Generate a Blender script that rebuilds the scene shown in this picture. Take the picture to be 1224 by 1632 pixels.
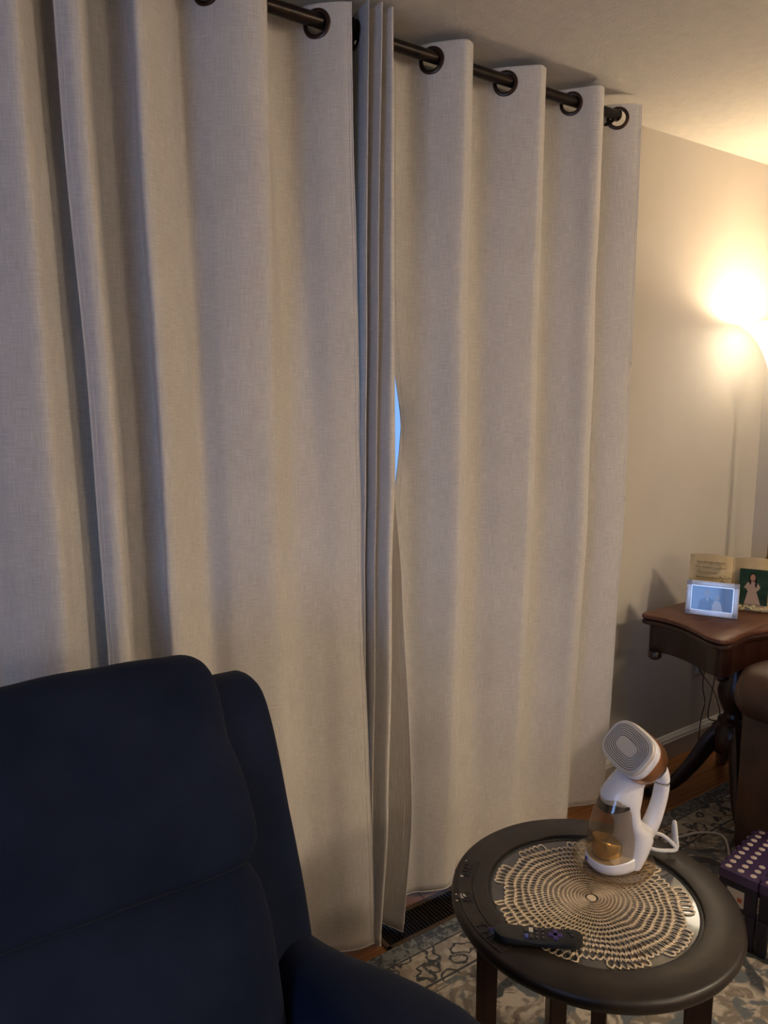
import bpy, bmesh, math, random
from mathutils import Vector, Matrix, noise

for o in list(bpy.data.objects):
    bpy.data.objects.remove(o, do_unlink=True)
sc = bpy.context.scene
COL = sc.collection
random.seed(7)
PI = math.pi

# ------------------------------------------------------------------ camera
cam_data = bpy.data.cameras.new('camera')
cam = bpy.data.objects.new('camera', cam_data)
COL.objects.link(cam)
cam.location = (0, 0, 1.512)
cam.rotation_euler = (math.radians(90 - 8.627), 0, math.radians(55.18 - 90))
cam_data.sensor_fit = 'VERTICAL'
cam_data.sensor_height = 24.0
cam_data.lens = 24.0 * 1226 / 1632
cam_data.clip_start = 0.02
sc.camera = cam

# ------------------------------------------------------------------ world, exposure, daylight
sc.view_settings.view_transform = 'Standard'
sc.view_settings.look = 'None'
sc.view_settings.gamma = 1
sc.view_settings.use_curve_mapping = False
sc.view_settings.exposure = 0.2
world = bpy.data.worlds.new('dusk_sky')
sc.world = world
world.use_nodes = True
bgn = world.node_tree.nodes['Background']
bgn.inputs[0].default_value = (0.22, 0.42, 0.85, 1)
bgn.inputs[1].default_value = 1.15


def area(name, loc, rot, sx, sy, power, color):
    l = bpy.data.lights.new(name, 'AREA')
    l.shape = 'RECTANGLE'
    l.size, l.size_y, l.energy, l.color = sx, sy, power, color
    o = bpy.data.objects.new(name, l)
    o.location, o.rotation_euler = loc, rot
    COL.objects.link(o)
    return o


# daylight coming in at the window in the left-hand wall (outside the picture)
area('daylight_left_window', (-2.72, -0.9, 1.45), (0, -PI / 2, 0), 1.3, 1.5, 34, (0.30, 0.50, 1.0))


# ------------------------------------------------------------------ materials
def nt(name):
    m = bpy.data.materials.new(name)
    m.use_nodes = True
    return m, m.node_tree.nodes, m.node_tree.links, m.node_tree.nodes['Principled BSDF']


def setp(b, **k):
    for kk, v in k.items():
        kk = {'rough': 'Roughness', 'metal': 'Metallic', 'spec': 'Specular IOR Level', 'trans': 'Transmission Weight',
              'ior': 'IOR', 'sheen': 'Sheen Weight', 'sheenr': 'Sheen Roughness', 'coat': 'Coat Weight', 'alpha': 'Alpha'}[kk]
        b.inputs[kk].default_value = v


def rgba(c):
    return (c[0], c[1], c[2], 1)


def mat(name, c, c2=None, scale=20, rough=0.6, bump=0.0, bscale=None, detail=4, stretch=(1, 1, 1), lo=0.35, hi=0.65, **k):
    """plain procedural surface: noise between two colours plus optional fine relief"""
    m, N, L, b = nt(name)
    setp(b, rough=rough, **k)
    b.inputs['Base Color'].default_value = rgba(c)
    if c2 is None and not bump:
        return m
    tc = N.new('ShaderNodeTexCoord')
    mp = N.new('ShaderNodeMapping')
    mp.inputs['Scale'].default_value = stretch
    L.new(tc.outputs['Object'], mp.inputs['Vector'])
    if c2 is not None:
        n = N.new('ShaderNodeTexNoise')
        n.inputs['Scale'].default_value = scale
        n.inputs['Detail'].default_value = detail
        L.new(mp.outputs[0], n.inputs['Vector'])
        r = N.new('ShaderNodeValToRGB')
        r.color_ramp.elements[0].position, r.color_ramp.elements[1].position = lo, hi
        r.color_ramp.elements[0].color, r.color_ramp.elements[1].color = rgba(c), rgba(c2)
        L.new(n.outputs['Fac'], r.inputs[0])
        L.new(r.outputs[0], b.inputs['Base Color'])
    if bump:
        n2 = N.new('ShaderNodeTexNoise')
        n2.inputs['Scale'].default_value = bscale or scale
        n2.inputs['Detail'].default_value = 3
        L.new(mp.outputs[0], n2.inputs['Vector'])
        bp = N.new('ShaderNodeBump')
        bp.inputs['Strength'].default_value = bump
        bp.inputs['Distance'].default_value = 0.004
        L.new(n2.outputs['Fac'], bp.inputs['Height'])
        L.new(bp.outputs[0], b.inputs['Normal'])
    return m


def emit(name, c, s):
    m, N, L, b = nt(name)
    b.inputs['Base Color'].default_value = rgba(c)
    b.inputs['Emission Color'].default_value = rgba(c)
    b.inputs['Emission Strength'].default_value = s
    return m


def clear(name, tint, gloss=0.05, refl=0.12, body=None, bodyfac=0.0):
    """thin clear glass or plastic: see-through with a fresnel reflection"""
    m, N, L, b = nt(name)
    N.remove(b)
    out = N['Material Output']
    t = N.new('ShaderNodeBsdfTransparent')
    t.inputs[0].default_value = rgba(tint)
    g = N.new('ShaderNodeBsdfGlossy')
    g.inputs['Roughness'].default_value = gloss
    lw = N.new('ShaderNodeLayerWeight')
    pw_ = N.new('ShaderNodeMath'); pw_.operation = 'POWER'; pw_.inputs[1].default_value = 4.0
    L.new(lw.outputs['Facing'], pw_.inputs[0])
    ma = N.new('ShaderNodeMath'); ma.operation = 'MULTIPLY_ADD'; ma.inputs[1].default_value = 0.5; ma.inputs[2].default_value = refl * 0.5
    L.new(pw_.outputs[0], ma.inputs[0])
    mx = N.new('ShaderNodeMixShader')
    L.new(ma.outputs[0], mx.inputs[0])
    src = t.outputs[0]
    if body is not None:
        d = N.new('ShaderNodeBsdfDiffuse')
        d.inputs[0].default_value = rgba(body)
        m2 = N.new('ShaderNodeMixShader')
        m2.inputs[0].default_value = bodyfac
        L.new(t.outputs[0], m2.inputs[1])
        L.new(d.outputs[0], m2.inputs[2])
        src = m2.outputs[0]
    L.new(src, mx.inputs[1])
    L.new(g.outputs[0], mx.inputs[2])
    L.new(mx.outputs[0], out.inputs[0])
    return m


def linen():
    m, N, L, b = nt('linen_weave')
    setp(b, rough=0.9, spec=0.15, sheen=0.15)
    uv = N.new('ShaderNodeUVMap')
    facs = []
    for sx, sy in ((26, 480), (480, 20), (5, 5)):
        mp = N.new('ShaderNodeMapping')
        mp.inputs['Scale'].default_value = (sx, sy, 1)
        L.new(uv.outputs[0], mp.inputs['Vector'])
        n = N.new('ShaderNodeTexNoise')
        n.inputs['Scale'].default_value = 1
        n.inputs['Detail'].default_value = 3
        n.inputs['Roughness'].default_value = 0.6
        L.new(mp.outputs[0], n.inputs['Vector'])
        facs.append(n.outputs['Fac'])
    a = N.new('ShaderNodeMath'); a.operation = 'ADD'
    L.new(facs[0], a.inputs[0]); L.new(facs[1], a.inputs[1])
    a2 = N.new('ShaderNodeMath'); a2.operation = 'MULTIPLY_ADD'
    L.new(facs[2], a2.inputs[0]); a2.inputs[1].default_value = 0.35
    L.new(a.outputs[0], a2.inputs[2])
    r = N.new('ShaderNodeValToRGB')
    e = r.color_ramp.elements
    e[0].position, e[0].color = 0.30, (0.40, 0.37, 0.335, 1)
    e[1].position, e[1].color = 0.88, (0.75, 0.71, 0.66, 1)
    h = N.new('ShaderNodeMath'); h.operation = 'MULTIPLY'; h.inputs[1].default_value = 0.5
    L.new(a2.outputs[0], h.inputs[0])
    L.new(h.outputs[0], r.inputs[0])
    L.new(r.outputs[0], b.inputs['Base Color'])
    bp = N.new('ShaderNodeBump')
    bp.inputs['Strength'].default_value = 0.25
    bp.inputs['Distance'].default_value = 0.001
    L.new(a.outputs[0], bp.inputs['Height'])
    L.new(bp.outputs[0], b.inputs['Normal'])
    return m


def plank_mat():
    m, N, L, b = nt('oak_floor')
    setp(b, rough=0.38, spec=0.4)
    tc = N.new('ShaderNodeTexCoord')
    oi = N.new('ShaderNodeObjectInfo')
    mp = N.new('ShaderNodeMapping')
    mp.inputs['Scale'].default_value = (3, 60, 60)
    L.new(tc.outputs['Object'], mp.inputs['Vector'])
    ad = N.new('ShaderNodeVectorMath'); ad.operation = 'ADD'
    sc_ = N.new('ShaderNodeVectorMath'); sc_.operation = 'SCALE'
    cb = N.new('ShaderNodeCombineXYZ')
    for i in range(3):
        L.new(oi.outputs['Random'], cb.inputs[i])
    L.new(cb.outputs[0], sc_.inputs[0]); sc_.inputs['Scale'].default_value = 40
    L.new(mp.outputs[0], ad.inputs[0]); L.new(sc_.outputs[0], ad.inputs[1])
    n = N.new('ShaderNodeTexNoise'); n.inputs['Scale'].default_value = 1; n.inputs['Detail'].default_value = 5
    L.new(ad.outputs[0], n.inputs['Vector'])
    r = N.new('ShaderNodeValToRGB')
    r.color_ramp.elements[0].position = 0.3; r.color_ramp.elements[0].color = (0.23, 0.085, 0.025, 1)
    r.color_ramp.elements[1].position = 0.75; r.color_ramp.elements[1].color = (0.42, 0.18, 0.06, 1)
    L.new(n.outputs['Fac'], r.inputs[0])
    hs = N.new('ShaderNodeHueSaturation')
    mr = N.new('ShaderNodeMapRange'); mr.inputs['To Min'].default_value = 0.8; mr.inputs['To Max'].default_value = 1.15
    L.new(oi.outputs['Random'], mr.inputs[0]); L.new(mr.outputs[0], hs.inputs['Value'])
    L.new(r.outputs[0], hs.inputs['Color'])
    L.new(hs.outputs[0], b.inputs['Base Color'])
    return m


RUG_EDGE_Y = 1.556


def rug_mat():
    """distressed oriental rug: border bands by distance from the edge, blotchy field with dark outlined motifs"""
    m, N, L, b = nt('oriental_rug')
    setp(b, rough=0.95, spec=0.1, sheen=0.2)
    geo = N.new('ShaderNodeTexCoord')          # object space; the rug's origin is at its middle
    sep = N.new('ShaderNodeSeparateXYZ')
    L.new(geo.outputs['Object'], sep.inputs[0])

    def math_(op, a, b_=None, c=None):
        n = N.new('ShaderNodeMath'); n.operation = op
        for i, v in enumerate((a, b_, c)):
            if v is None: continue
            if isinstance(v, (int, float)): n.inputs[i].default_value = v
            else: L.new(v, n.inputs[i])
        return n.outputs[0]
    ax = math_('ABSOLUTE', sep.outputs[0]); ay = math_('ABSOLUTE', sep.outputs[1])
    d = math_('MINIMUM', math_('SUBTRACT', 1.60, ax), math_('SUBTRACT', 1.10, ay))     # distance in from the edge

    def noise_(scale, detail=4, dist=0.0, vec=None):
        n = N.new('ShaderNodeTexNoise'); n.inputs['Scale'].default_value = scale
        n.inputs['Detail'].default_value = detail; n.inputs['Distortion'].default_value = dist
        L.new(vec or geo.outputs['Object'], n.inputs['Vector'])
        return n.outputs['Fac']

    def step(v, lo, hi):
        n = N.new('ShaderNodeMapRange'); n.clamp = True
        n.inputs['From Min'].default_value = lo; n.inputs['From Max'].default_value = hi
        L.new(v, n.inputs[0]); return n.outputs[0]

    def mix(f, a, c):
        n = N.new('ShaderNodeMixRGB')
        if isinstance(f, float): n.inputs[0].default_value = f
        else: L.new(f, n.inputs[0])
        for i, v in ((1, a), (2, c)):
            if isinstance(v, tuple): n.inputs[i].default_value = rgba(v)
            else: L.new(v, n.inputs[i])
        return n.outputs[0]

    def vor(scale, feat):
        n = N.new('ShaderNodeTexVoronoi'); n.feature = feat; n.inputs['Scale'].default_value = scale
        w = N.new('ShaderNodeVectorMath'); w.operation = 'MULTIPLY_ADD'
        nz = N.new('ShaderNodeTexNoise'); nz.inputs['Scale'].default_value = scale * 1.6
        L.new(geo.outputs['Object'], nz.inputs['Vector'])
        L.new(nz.outputs['Color'], w.inputs[0]); w.inputs[1].default_value = (0.9 / scale,) * 3
        L.new(geo.outputs['Object'], w.inputs[2])
        L.new(w.outputs[0], n.inputs['Vector'])
        return n.outputs['Distance']
    cream, taupe, navy, slate, gold = (0.48, 0.42, 0.34), (0.20, 0.165, 0.13), (0.026, 0.034, 0.042), (0.10, 0.12, 0.135), (0.42, 0.30, 0.16)
    field = mix(step(noise_(13, 5, 2.5), 0.44, 0.56), cream, taupe)
    field = mix(step(noise_(6, 3, 2.0), 0.56, 0.60), field, slate)
    ve = vor(5.5, 'DISTANCE_TO_EDGE')
    field = mix(math_('MULTIPLY', math_('SUBTRACT', 1.0, step(ve, 0.07, 0.10)), step(noise_(3.0, 2), 0.45, 0.50)), field, navy)
    vs = vor(14, 'DISTANCE_TO_EDGE')
    field = mix(math_('MULTIPLY', math_('SUBTRACT', 1.0, step(vs, 0.03, 0.06)), step(noise_(7, 2), 0.57, 0.62)), field, (0.07, 0.06, 0.05))
    # inner border: cream with small dark-outlined motifs
    vb = vor(20, 'F1')
    ring = math_('MULTIPLY', step(vb, 0.30, 0.36), math_('SUBTRACT', 1.0, step(vb, 0.46, 0.52)))
    bord = mix(step(noise_(22, 4, 1), 0.45, 0.6), cream, (0.30, 0.255, 0.20))
    bord = mix(math_('MULTIPLY', step(noise_(11, 2), 0.60, 0.63), 0.6), bord, gold)
    bord = mix(ring, bord, navy)
    # outer border: blue-grey dashes
    outer = mix(step(noise_(46, 3, 1.0), 0.44, 0.56), (0.035, 0.050, 0.064), (0.20, 0.21, 0.205))

    def line(c, w):
        return math_('LESS_THAN', math_('ABSOLUTE', math_('SUBTRACT', d, c)), w)
    col = mix(math_('GREATER_THAN', d, 0.175), bord, field)
    col = mix(math_('LESS_THAN', d, 0.05), col, outer)
    col = mix(line(0.055, 0.003), col, navy)
    col = mix(line(0.165, 0.0035), col, navy)
    col = mix(line(0.19, 0.002), col, (0.15, 0.13, 0.1))
    col = mix(math_('MULTIPLY', step(noise_(120, 2), 0.4, 0.7), 0.25), col, (0.25, 0.22, 0.18))
    L.new(col, b.inputs['Base Color'])
    bp = N.new('ShaderNodeBump'); bp.inputs['Strength'].default_value = 0.4; bp.inputs['Distance'].default_value = 0.003
    L.new(noise_(300, 2), bp.inputs['Height']); L.new(bp.outputs[0], b.inputs['Normal'])
    return m


M = {}
M['linen'] = linen()
M['wall'] = mat('greige_wall', (0.50, 0.455, 0.39), (0.53, 0.485, 0.42), 3, 0.75, 0.08, 180)
M['ceiling'] = mat('textured_ceiling', (0.62, 0.585, 0.53), (0.66, 0.62, 0.56), 30, 0.9, 0.45, 120)
M['trim'] = mat('white_trim', (0.68, 0.66, 0.62), rough=0.45)
M['plank'] = plank_mat()
M['subfloor'] = mat('subfloor', (0.06, 0.035, 0.02), rough=0.9)
M['rug'] = rug_mat()
M['bronze'] = mat('oil_rubbed_bronze', (0.012, 0.009, 0.008), (0.03, 0.018, 0.012), 40, 0.32, metal=0.6)
M['ring'] = mat('grommet_bronze', (0.05, 0.033, 0.024), (0.075, 0.045, 0.03), 60, 0.3, metal=0.85)
M['velvet'] = mat('navy_velvet', (0.0080, 0.0115, 0.025), (0.012, 0.0165, 0.035), 7, 0.9, 0.25, 600, sheen=0.04, sheenr=0.4, spec=0.06)
M['mahogany'] = mat('dark_mahogany', (0.018, 0.006, 0.004), (0.038, 0.013, 0.007), 14, 0.33, stretch=(1, 5, 1))
M['mahtop'] = mat('mahogany_top', (0.075, 0.026, 0.014), (0.125, 0.048, 0.026), 9, 0.4, stretch=(1.5, 5, 1))
M['leather'] = mat('brown_leather', (0.028, 0.011, 0.006), (0.055, 0.024, 0.013), 9, 0.42, 0.3, 90)
M['tabletop'] = mat('worn_dark_wood', (0.011, 0.007, 0.005), (0.034, 0.023, 0.015), 11, 0.40, 0.1, 60, lo=0.4, hi=0.75)
M['tableleg'] = mat('reddish_leg_wood', (0.016, 0.005, 0.003), (0.036, 0.012, 0.006), 12, 0.4, stretch=(4, 4, 1))
M['tablecarve'] = mat('carved_groove_wood', (0.012, 0.008, 0.006), (0.028, 0.02, 0.014), 30, 0.6)
M['inlay'] = mat('dark_glass_inlay', (0.055, 0.050, 0.042), (0.075, 0.068, 0.056), 12, 0.12, spec=0.9, coat=0.6)
M['gold'] = mat('gold_vinyl', (0.68, 0.54, 0.36), (0.82, 0.67, 0.47), 30, 0.4, metal=0.12)
M['plastic_w'] = mat('white_plastic', (0.74, 0.73, 0.75), rough=0.28, coat=0.2)
M['copper'] = mat('copper_ring', (0.48, 0.22, 0.10), (0.52, 0.25, 0.12), 50, 0.28, metal=0.85)
M['chrome'] = mat('steam_plate_metal', (0.66, 0.63, 0.58), rough=0.32, metal=0.45)
M['chromed'] = mat('steam_plate_groove', (0.16, 0.145, 0.13), rough=0.5, metal=0.4)
M['black'] = mat('black_plastic', (0.012, 0.012, 0.012), rough=0.4)
M['amber'] = clear('smoky_amber_tank', (0.88, 0.80, 0.66), 0.04, 0.15, (0.35, 0.26, 0.15), 0.10)
M['water'] = mat('brass_inner_sleeve', (0.55, 0.38, 0.15), (0.65, 0.46, 0.2), 20, 0.25, metal=0.9)
M['dish'] = clear('clear_amber_dish', (0.90, 0.82, 0.68), 0.05, 0.30, (0.45, 0.33, 0.18), 0.10)
M['pane'] = clear('window_glass', (0.95, 0.97, 0.97), 0.0, 0.06)
M['cordw'] = mat('white_cord', (0.62, 0.60, 0.56), rough=0.5)
M['cordk'] = mat('dark_cord', (0.03, 0.02, 0.014), rough=0.5)
M['silver'] = mat('silver_frame', (0.62, 0.62, 0.63), (0.7, 0.7, 0.7), 60, 0.35, metal=0.55)
M['silver2'] = mat('bright_frame_lip', (0.85, 0.84, 0.80), rough=0.25, metal=0.4)
M['photo_bg'] = mat('photo_print_blue', (0.06, 0.11, 0.24), (0.04, 0.09, 0.22), 8, 0.06, spec=0.6, coat=0.3)
M['photo_dark'] = mat('photo_print_dark', (0.02, 0.018, 0.018), rough=0.1, spec=0.6)
M['photo_skin'] = mat('photo_print_pale', (0.20, 0.24, 0.34), rough=0.1, spec=0.6)
M['photo_suit'] = mat('photo_print_suit', (0.035, 0.075, 0.19), rough=0.1, spec=0.6)
M['photo_dress'] = mat('photo_print_white', (0.30, 0.36, 0.48), rough=0.1, spec=0.6)
M['resin'] = mat('cream_resin', (0.48, 0.36, 0.17), (0.55, 0.42, 0.22), 25, 0.5)
M['ink'] = mat('brown_ink', (0.13, 0.075, 0.03), rough=0.6)
M['leafgold'] = mat('gilt_leaf', (0.30, 0.23, 0.10), (0.58, 0.48, 0.27), 60, 0.45, 0.5, 120)
M['green_bg'] = mat('photo_print_green', (0.012, 0.03, 0.018), (0.022, 0.05, 0.03), 25, 0.6, spec=0.1)
M['dress2'] = mat('photo_print_dress', (0.36, 0.26, 0.20), rough=0.6, spec=0.1)
M['skin2'] = mat('photo_print_skin', (0.33, 0.18, 0.12), rough=0.6, spec=0.1)
M['hair2'] = mat('photo_print_hair', (0.02, 0.012, 0.01), rough=0.6, spec=0.1)
M['purple'] = mat('purple_plastic', (0.040, 0.022, 0.070), (0.055, 0.032, 0.092), 20, 0.38)
M['purpled'] = mat('dark_purple_plastic', (0.009, 0.006, 0.018), rough=0.5)
M['dot'] = mat('cream_grip_dot', (0.50, 0.42, 0.37), rough=0.7)
M['sticker'] = mat('paper_sticker', (0.45, 0.41, 0.36), rough=0.7)
M['stickred'] = mat('red_print', (0.35, 0.07, 0.03), rough=0.7)
M['btn_purple'] = mat('purple_button', (0.06, 0.035, 0.16), rough=0.5)
M['btn_blue'] = mat('blue_button', (0.05, 0.07, 0.26), rough=0.45)
M['btn_white'] = mat('white_button', (0.55, 0.50, 0.42), rough=0.5)
M['btn_dark'] = mat('dark_button', (0.035, 0.03, 0.03), rough=0.5)
M['btn_mark'] = mat('grey_button_mark', (0.20, 0.18, 0.16), rough=0.5)
M['shade'] = emit('glowing_lamp_glass', (1.0, 0.87, 0.66), 6.0)
M['dome'] = emit('glowing_frosted_glass', (1.0, 0.82, 0.61), 150)
M['drum'] = emit('glowing_drum_shade', (1.0, 0.83, 0.62), 26)
M['bulb'] = emit('hot_bulb', (1.0, 0.82, 0.55), 12)
M['brass'] = mat('antique_brass', (0.22, 0.14, 0.06), rough=0.3, metal=0.9)
M['outlet'] = mat('almond_outlet', (0.42, 0.37, 0.29), rough=0.4)
M['grass'] = mat('lawn', (0.06, 0.13, 0.04), (0.10, 0.18, 0.06), 6, 0.9)
M['sill'] = mat('bronze_threshold', (0.05, 0.036, 0.026), rough=0.5)
M['vinyl'] = mat('white_vinyl_frame', (0.62, 0.64, 0.66), rough=0.4)


# ------------------------------------------------------------------ mesh helpers
def link(name, me, m=None, parent=None, smooth=True):
    o = bpy.data.objects.new(name, me)
    COL.objects.link(o)
    if m is not None and not me.materials:
        me.materials.append(m)
    if smooth:
        for p in me.polygons: p.use_smooth = True
        me.set_sharp_from_angle(angle=math.radians(40))
    if parent is not None:
        o.parent = parent
    return o


def from_bm(name, bm, m, parent=None, smooth=True):
    bmesh.ops.recalc_face_normals(bm, faces=bm.faces)
    me = bpy.data.meshes.new(name)
    bm.to_mesh(me); bm.free()
    return link(name, me, m, parent, smooth)


def pyd(name, v, f, m, parent=None, smooth=True):
    me = bpy.data.meshes.new(name)
    me.from_pydata([tuple(x) for x in v], [], f)
    me.update()
    return link(name, me, m, parent, smooth)


def add_box(bm, c, s, rot=None, bev=0.0):
    r = bmesh.ops.create_cube(bm, size=1.0)
    vs = r['verts']
    mt = Matrix.Translation(Vector(c)) @ (rot.to_4x4() if rot is not None else Matrix.Identity(4)) @ Matrix.Diagonal((s[0], s[1], s[2], 1))
    bmesh.ops.transform(bm, matrix=mt, verts=vs)
    if bev > 0:
        es = list({e for v in vs for e in v.link_edges})
        bmesh.ops.bevel(bm, geom=es, offset=bev, segments=2, affect='EDGES', profile=0.6)


def box(name, c, s, m, parent=None, rot=None, bev=0.0):
    bm = bmesh.new()
    add_box(bm, c, s, rot, bev)
    return from_bm(name, bm, m, parent)


def add_lathe(bm, prof, seg=48, c=(0, 0, 0), cap=True):
    rings = []
    for r, z in prof:
        rings.append([bm.verts.new((c[0] + r * math.cos(2 * PI * i / seg), c[1] + r * math.sin(2 * PI * i / seg), c[2] + z)) for i in range(seg)])
    for a, b_ in zip(rings, rings[1:]):
        for i in range(seg):
            bm.faces.new((a[i], a[(i + 1) % seg], b_[(i + 1) % seg], b_[i]))
    if cap:
        for rg in (rings[0], rings[-1]):
            bm.faces.new(rg)


def lathe(name, prof, m, parent=None, seg=48, c=(0, 0, 0), cap=True):
    bm = bmesh.new()
    add_lathe(bm, prof, seg, c, cap)
    return from_bm(name, bm, m, parent)


def catmull(pts, n, closed=False):
    P = [Vector(p) for p in pts]
    k = len(P)
    out = []
    segs = k if closed else k - 1
    for j in range(n if closed else n + 1):
        t = j / n * segs
        i = min(int(t), segs - 1)
        u = t - i
        if closed:
            p0, p1, p2, p3 = P[(i - 1) % k], P[i % k], P[(i + 1) % k], P[(i + 2) % k]
        else:
            p1, p2 = P[i], P[i + 1]
            p0 = P[i - 1] if i > 0 else p1 * 2 - p2
            p3 = P[i + 2] if i + 2 < k else p2 * 2 - p1
        out.append(0.5 * ((2 * p1) + (p2 - p0) * u + (2 * p0 - 5 * p1 + 4 * p2 - p3) * u * u + (3 * p1 - p0 - 3 * p2 + p3) * u ** 3))
    return out


def add_tube(bm, pts, r, seg=8, closed=False):
    pts = [Vector(p) for p in pts]
    n = len(pts)
    rings = []
    up = Vector((0, 0, 1))
    for i, p in enumerate(pts):
        a = pts[(i - 1) % n] if (closed or i > 0) else p
        b_ = pts[(i + 1) % n] if (closed or i < n - 1) else p
        t = (b_ - a).normalized()
        s = t.cross(up)
        if s.length < 1e-3: s = t.cross(Vector((0, 1, 0)))
        s.normalize()
        w = s.cross(t)
        rr = r[i] if isinstance(r, list) else r
        if isinstance(rr, (list, tuple)):
            ra, rb = rr
        else:
            ra = rb = rr
        rings.append([bm.verts.new(p + s * (ra * math.cos(2 * PI * k / seg)) + w * (rb * math.sin(2 * PI * k / seg))) for k in range(seg)])
    m_ = n if closed else n - 1
    for i in range(m_):
        a, b_ = rings[i], rings[(i + 1) % n]
        for k in range(seg):
            bm.faces.new((a[k], a[(k + 1) % seg], b_[(k + 1) % seg], b_[k]))
    if not closed:
        bm.faces.new(rings[0]); bm.faces.new(rings[-1])


def tube(name, pts, r, m, parent=None, seg=8, closed=False):
    bm = bmesh.new()
    add_tube(bm, pts, r, seg, closed)
    return from_bm(name, bm, m, parent)


def add_prism(bm, outline, z0, z1):
    a = [bm.verts.new((p[0], p[1], z0)) for p in outline]
    b_ = [bm.verts.new((p[0], p[1], z1)) for p in outline]
    n = len(outline)
    for i in range(n):
        bm.faces.new((a[i], a[(i + 1) % n], b_[(i + 1) % n], b_[i]))
    bm.faces.new(a); bm.faces.new(b_)


def add_loft(bm, rings, cap=True):
    R = [[bm.verts.new(p) for p in rg] for rg in rings]
    n = len(R[0])
    for a, b_ in zip(R, R[1:]):
        for i in range(n):
            bm.faces.new((a[i], a[(i + 1) % n], b_[(i + 1) % n], b_[i]))
    if cap:
        bm.faces.new(R[0]); bm.faces.new(R[-1])


def pillow(name, prof, x0, x1, rnd, m, parent, axis='x', seg=40, cols=24, off=(0, 0, 0), shape=None, wob=0.0):
    """soft upholstered part: closed side profile swept along an axis with rounded ends"""
    pf = catmull([(p[0], p[1], 0) for p in prof], seg, True)
    cx = sum(p.x for p in pf) / len(pf); cy = sum(p.y for p in pf) / len(pf)
    rings = []
    ts = []
    for j in range(9): ts.append(rnd * (1 - math.cos(j / 8 * PI / 2)))
    L_ = x1 - x0
    for j in range(1, cols): ts.append(rnd + (L_ - 2 * rnd) * j / cols)
    for j in range(9): ts.append(L_ - rnd * (1 - math.cos((8 - j) / 8 * PI / 2)))
    mean = sum(math.hypot(p.x - cx, p.y - cy) for p in pf) / len(pf)
    for t in ts:
        e = min(t, L_ - t)
        ins = 0 if e >= rnd else rnd - math.sqrt(max(0, rnd * rnd - (rnd - e) ** 2))
        ring = []
        for p in pf:
            dx, dy = p.x - cx, p.y - cy
            l = math.hypot(dx, dy)
            k = max(0.02, 1 - ins / max(l, 0.02))
            a, b_ = cx + dx * k, cy + dy * k
            x = x0 + t
            if shape: x, a, b_ = shape(x, a, b_)
            v = Vector((x, a, b_)) if axis == 'x' else Vector((a, x, b_))
            if wob:
                v += noise.noise_vector(v * 9) * wob
            ring.append((v.x - off[0], v.y - off[1], v.z - off[2]))
        rings.append(ring)
    bm = bmesh.new()
    add_loft(bm, rings)
    return from_bm(name, bm, m, parent)


def thing(name, label, cat, loc=(0, 0, 0), rotz=0.0, group=None):
    o = bpy.data.objects.new(name, None)
    COL.objects.link(o)
    o.location = loc
    o.rotation_euler = (0, 0, rotz)
    o.empty_display_size = 0.05
    return tag(o, label, cat, group)


def tag(o, label, cat, group=None):
    o['label'] = label; o['category'] = cat
    if group: o['group'] = group
    return o


def struct(o, label=None):
    o['kind'] = 'structure'
    if label: o['label'] = label
    return o


def text_mesh(name, body, size, m, parent=None, mtx=None, shear=0.0, extrude=0.0):
    cu = bpy.data.curves.new(name, 'FONT')
    cu.body = body; cu.size = size; cu.shear = shear; cu.extrude = extrude
    cu.align_x = 'LEFT'; cu.resolution_u = 3
    tmp = bpy.data.objects.new(name, cu)
    COL.objects.link(tmp)
    dg = bpy.context.evaluated_depsgraph_get()
    me = bpy.data.meshes.new_from_object(tmp.evaluated_get(dg))
    bpy.data.objects.remove(tmp, do_unlink=True)
    me.name = name
    if mtx is not None: me.transform(mtx)
    me.materials.clear()
    return link(name, me, m, parent, False)


# ------------------------------------------------------------------ room shell
CEIL, WY, RX, LX, FY = 2.44, 1.825, 3.26, -2.62, -3.2
WX0, WX1, WZ1 = 0.10, 2.02, 2.06            # patio door opening behind the curtains
bm = bmesh.new()
add_box(bm, ((LX + WX0) / 2, WY + 0.075, CEIL / 2), (WX0 - LX, 0.15, CEIL))
add_box(bm, ((RX + WX1) / 2, WY + 0.075, CEIL / 2), (RX - WX1, 0.15, CEIL))
add_box(bm, ((WX0 + WX1) / 2, WY + 0.075, (CEIL + WZ1) / 2), (WX1 - WX0, 0.15, CEIL - WZ1))
struct(from_bm('wall_back', bm, M['wall'], smooth=False), 'greige painted wall behind the curtains')
struct(box('wall_right', (RX + 0.06, (WY + FY) / 2, CEIL / 2), (0.12, WY - FY + 0.3, CEIL), M['wall']))
struct(box('wall_front', ((LX + RX) / 2, FY - 0.06, CEIL / 2), (RX - LX, 0.12, CEIL), M['wall']))
bm = bmesh.new()                              # left wall with its window opening
for (y0, y1, z0, z1) in ((FY, -1.65, 0, CEIL), (-0.15, WY + 0.15, 0, CEIL), (-1.65, -0.15, 0, 0.8), (-1.65, -0.15, 2.1, CEIL)):
    add_box(bm, (LX - 0.06, (y0 + y1) / 2, (z0 + z1) / 2), (0.12, y1 - y0, z1 - z0))
struct(from_bm('wall_left', bm, M['wall'], smooth=False))
struct(box('ceiling', ((LX + RX) / 2, (FY + WY) / 2, CEIL + 0.05), (RX - LX + 0.3, WY - FY + 0.4, 0.1), M['ceiling']), 'off white ceiling with a fine sprayed texture')

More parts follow.
